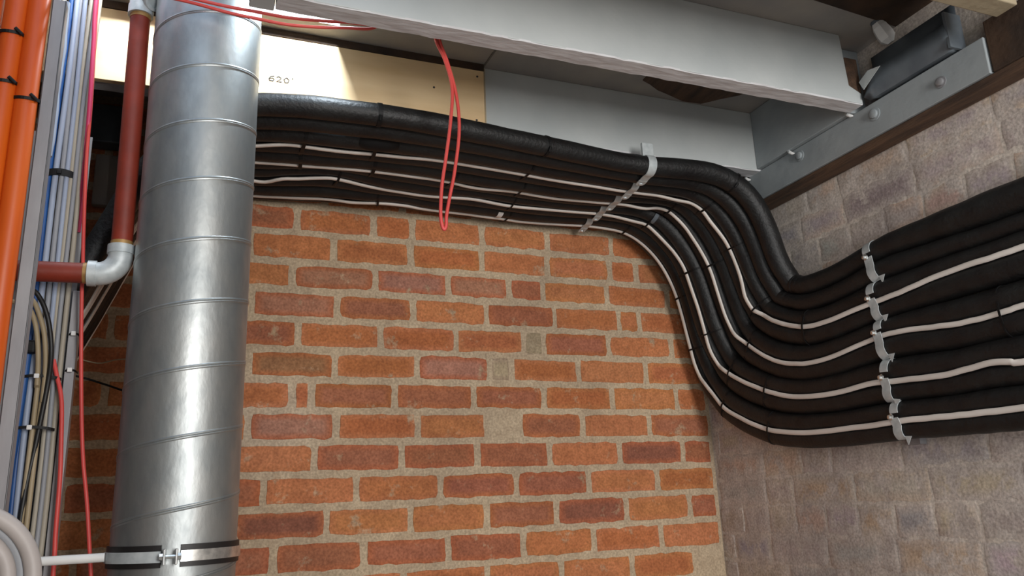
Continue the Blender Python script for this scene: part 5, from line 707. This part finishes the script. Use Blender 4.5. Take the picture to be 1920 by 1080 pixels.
run('black_cable', [(-1.845, -.59, -.425), (-1.822, -.60, -.437), (-1.811, -.60, -.450), (-1.801, -.60, -.470), (-1.792, -.597, -.500), (-1.7855, -.59, -.546), (-1.788, -.575, -.60), (-1.797, -.566, -.70), (-1.806, -.566, -.80), (-1.807, -.566, -.95), (-1.81, -.566, -1.7)], .0042, M['blackcable'], 'black cable looping out of the strut and down the bundle', 'cable')
run('tan_cable', [(-1.850, -.585, -.44), (-1.833, -.59, -.446), (-1.820, -.592, -.457), (-1.807, -.592, -.487), (-1.799, -.59, -.515), (-1.794, -.58, -.56), (-1.794, -.57, -.62), (-1.797, -.564, -.75), (-1.80, -.564, -1.7)], .0042, M['tan'], 'outer tan cable of the two looping beside the black cable', 'cable', 'looping tan cables')
run('tan_cable', [(-1.855, -.585, -.455), (-1.833, -.59, -.462), (-1.822, -.59, -.476), (-1.812, -.59, -.507), (-1.806, -.585, -.55), (-1.8045, -.575, -.60), (-1.805, -.566, -.70), (-1.814, -.566, -1.7)], .0042, M['tan'], 'inner tan cable of the two looping beside the black cable', 'cable', 'looping tan cables')
run('blue_cable', [(-1.825, -.566, -.545), (-1.826, -.568, -.62), (-1.829, -.568, -.72), (-1.831, -.570, -.80), (-1.833, -.570, -1.0), (-1.835, -.570, -1.7)], .0062, M['blue'], 'thick dark blue cable low in the bundle, at bottom left', 'cable')
mb = MB(); mb.box(-1.838, -1.812, -.585, -.565, -.545, -.522)
tag(link('cable_connector', mb, M['tie'], smooth=False, bevel=.004), 'black connector block where the looping cables begin, beside the strut', 'connector')
def flat_tie(x0, x1, z, y, h, label, group='black ties across the bundle', tail=None):
    nm = thing('cable_tie', ((x0 + x1) / 2, y, z), label, 'cable tie', group)
    b = MB(); n = 16; path = []; nr = []
    for k in range(n + 1):
        s = k / n; g = math.pi * s; path.append(V((x0 + (x1 - x0) * s, y + .018 - .018 * math.sin(g) ** .35, z + .004 * math.sin(s * 3)))); nr.append(V((-math.cos(g) * .6, -1, 0)).normalized())
    b.strip(path, nr, V((0, 0, 1)), h, .0013); link('strap', b, M['tie'], nm, smooth=False)
    b = MB(); xm = x0 + (x1 - x0) * .5; b.box(xm - .004, xm + .004, y - .005, y, z - .001, z + .007); link('head', b, M['whiteplastic' if h < .006 else 'tie'], nm, smooth=False, bevel=.001)
flat_tie(-1.838, -1.783, -.196, -.558, .0135, 'wide black band round the cable bundle, high up beside the red cable')
flat_tie(-1.841, -1.770, -.588, -.578, .0050, 'thin black tie round the bundle, upper of the two low ones')
flat_tie(-1.843, -1.772, -.677, -.578, .0050, 'thin black tie round the bundle, lowest')
flat_tie(-1.770, -1.748, -.505, -.551, .0035, 'thin black tie on the tray side rail, upper')
flat_tie(-1.770, -1.748, -.572, -.551, .0035, 'thin black tie on the tray side rail, lower')
run('black_wire', [(-1.80, -.30, -.535), (-1.76, -.30, -.545), (-1.72, -.30, -.558), (-1.66, -.30, -.578), (-1.56, -.30, -.60)], .0022, M['tie'], 'thin black wire sagging from the tray to behind the duct', 'wire')
run('thin_wire', [(-1.79, -.30, -.500), (-1.74, -.30, -.512), (-1.70, -.30, -.503), (-1.62, -.30, -.498)], .0014, M['tan'], 'thin tan wire crossing behind the long red cable', 'wire')

# hanging red loop and red cables under the joist
run('red_cable', [(-1.121, -.742, .20), (-1.121, -.742, .122), (-1.101, -.742, .072), (-1.086, -.742, .009), (-1.091, -.742, -.071), (-1.103, -.742, -.156), (-1.112, -.742, -.215), (-1.1155, -.742, -.272), (-1.113, -.742, -.298), (-1.1085, -.742, -.306), (-1.1045, -.742, -.296), (-1.1035, -.742, -.277), (-1.096, -.742, -.236), (-1.084, -.742, -.177), (-1.0725, -.742, -.086), (-1.077, -.742, -.008), (-1.094, -.742, .064), (-1.113, -.742, .124), (-1.115, -.742, .2)], .0036, M['red'], 'red cable loop hanging from behind the near joist over the pipes', 'cable')
for off, l in ((0, 'upper of two red cables slung across the duct top'), (1, 'lower of two red cables slung across the duct top')):
    P = [(-1.68, -.776, .085), (-1.60, -.776, .081), (-1.53, -.776, .077 - off * .004), (-1.483, -.776, .077 - off * .006), (-1.425, -.776, .0765 - off * .007), (-1.365, -.776, .082 - off * .006), (-1.314, -.776, .089 - off * .004), (-1.262, -.776, .094), (-1.24, -.785, .105 + off * .006), (-1.20, -.79, .14 + off * .01)]
    P = [(x, y - .004 + .007 * off, z + (.004 if off == 0 else 0)) for x, y, z in P]
    run('red_cable', P, .0031, M['red'], l, 'cable', 'red cables under the joist')

# coil at the bottom left
t = thing('cable_coil', (-1.80, -.92, -1.03), 'coil of thick white hose at the bottom left corner', 'coil')
for k, (R_, r, y) in enumerate(((.094, .0105, -.925), (.080, .008, -.918), (.066, .010, -.926), (.048, .009, -.922))):
    P = [(-1.822 + R_ * math.cos(g), y + .003 * math.sin(3 * g), -.905 + R_ * math.sin(g)) for g in [2 * math.pi * i / 64 for i in range(64)]]
    b = MB(); b.tube(P, r, 16, closed=True); link('hose_turn', b, M['hose'] if k != 1 else M['grey'], t)
# metal cover behind the red pipe
mb = MB(); mb.box(-1.90, -1.755, -.06, -.008, .10, .205)
tag(link('junction_box', mb, M['darkmetal'], smooth=False, bevel=.003), 'dark grey box on the wall behind the red pipe', 'box')
mb = MB(); mb.box(-1.818, -1.74, -.03, -.006, -.06, .078)
tag(link('wall_panel', mb, M['soffit'], smooth=False, bevel=.003), 'dim brownish panel on the wall beneath the dark grey box', 'panel')

# ------------------------------------------------------------------ camera
cd = bpy.data.cameras.new('camera'); cam = bpy.data.objects.new('camera', cd); COL.objects.link(cam)
cd.sensor_width = 36; cd.lens = CAMM['f'] * 36 / 1920; cd.clip_start = .02
Rr = CAMM['R']; r, d, f = V(Rr[0]), V(Rr[1]), V(Rr[2])
mw = Matrix((( r.x, -d.x, -f.x, CAMM['C'][0]), (r.y, -d.y, -f.y, CAMM['C'][1]), (r.z, -d.z, -f.z, CAMM['C'][2] + ZO), (0, 0, 0, 1)))
cam.matrix_world = mw; SC.camera = cam

# ------------------------------------------------------------------ light
def area(name, loc, target, sx, sy, power, col, spread=180):
    l = bpy.data.lights.new(name, 'AREA'); l.shape = 'RECTANGLE'; l.size = sx; l.size_y = sy; l.energy = power; l.color = col; l.spread = math.radians(spread)
    o = bpy.data.objects.new(name, l); COL.objects.link(o); loc = V(loc) + V((0, 0, ZO)); target = V(target) + V((0, 0, ZO))
    o.location = loc; o.rotation_euler = (target - loc).to_track_quat('-Z', 'Y').to_euler(); return o
area('daylight_window', (-.70, -3.88, -.52), (-.75, 0, -.36), .66, 1.15, 70, (1.0, .98, .95))
area('added_fill_left', (-1.98, -2.75, -.7), (0, -.95, -.4), 1.0, 1.6, 9, (.95, .98, 1.0), 90)  # added fill to lift the right wall; the left wall has no doorway
area('daylight_riser', (-1.295, -.70, .325), (-1.42, -.45, .15), .03, .03, 5.5, (.78, .90, 1.0))
area('daylight_riser_left', (-1.73, -.66, .40), (-1.74, -.45, .2), .12, .05, 3, (.86, .93, 1.0), 120)
l = bpy.data.lights.new('added_gleam_spot', 'SPOT'); l.energy = 17; l.color = (.70, .78, 1.0); l.spot_size = math.radians(13); l.spot_blend = 1.0; l.shadow_soft_size = .03  # added spot making the bluish patch on the bricks, no daylight opening here
o = bpy.data.objects.new('added_gleam_spot', l); COL.objects.link(o); o.location = (-.9, -1.5, -.15 + ZO); o.rotation_euler = (V((-1.36, 0, -.60)) - V((-.9, -1.5, -.15))).to_track_quat('-Z', 'Y').to_euler()
W = bpy.data.worlds.new('world'); SC.world = W; W.use_nodes = True
bg = W.node_tree.nodes['Background']; bg.inputs[0].default_value = (.62, .78, 1.0, 1); bg.inputs[1].default_value = 1.3
SC.view_settings.view_transform = 'Standard'; SC.view_settings.look = 'None'; SC.view_settings.gamma = 1; SC.view_settings.exposure = 0.0
SC.view_settings.use_curve_mapping = False
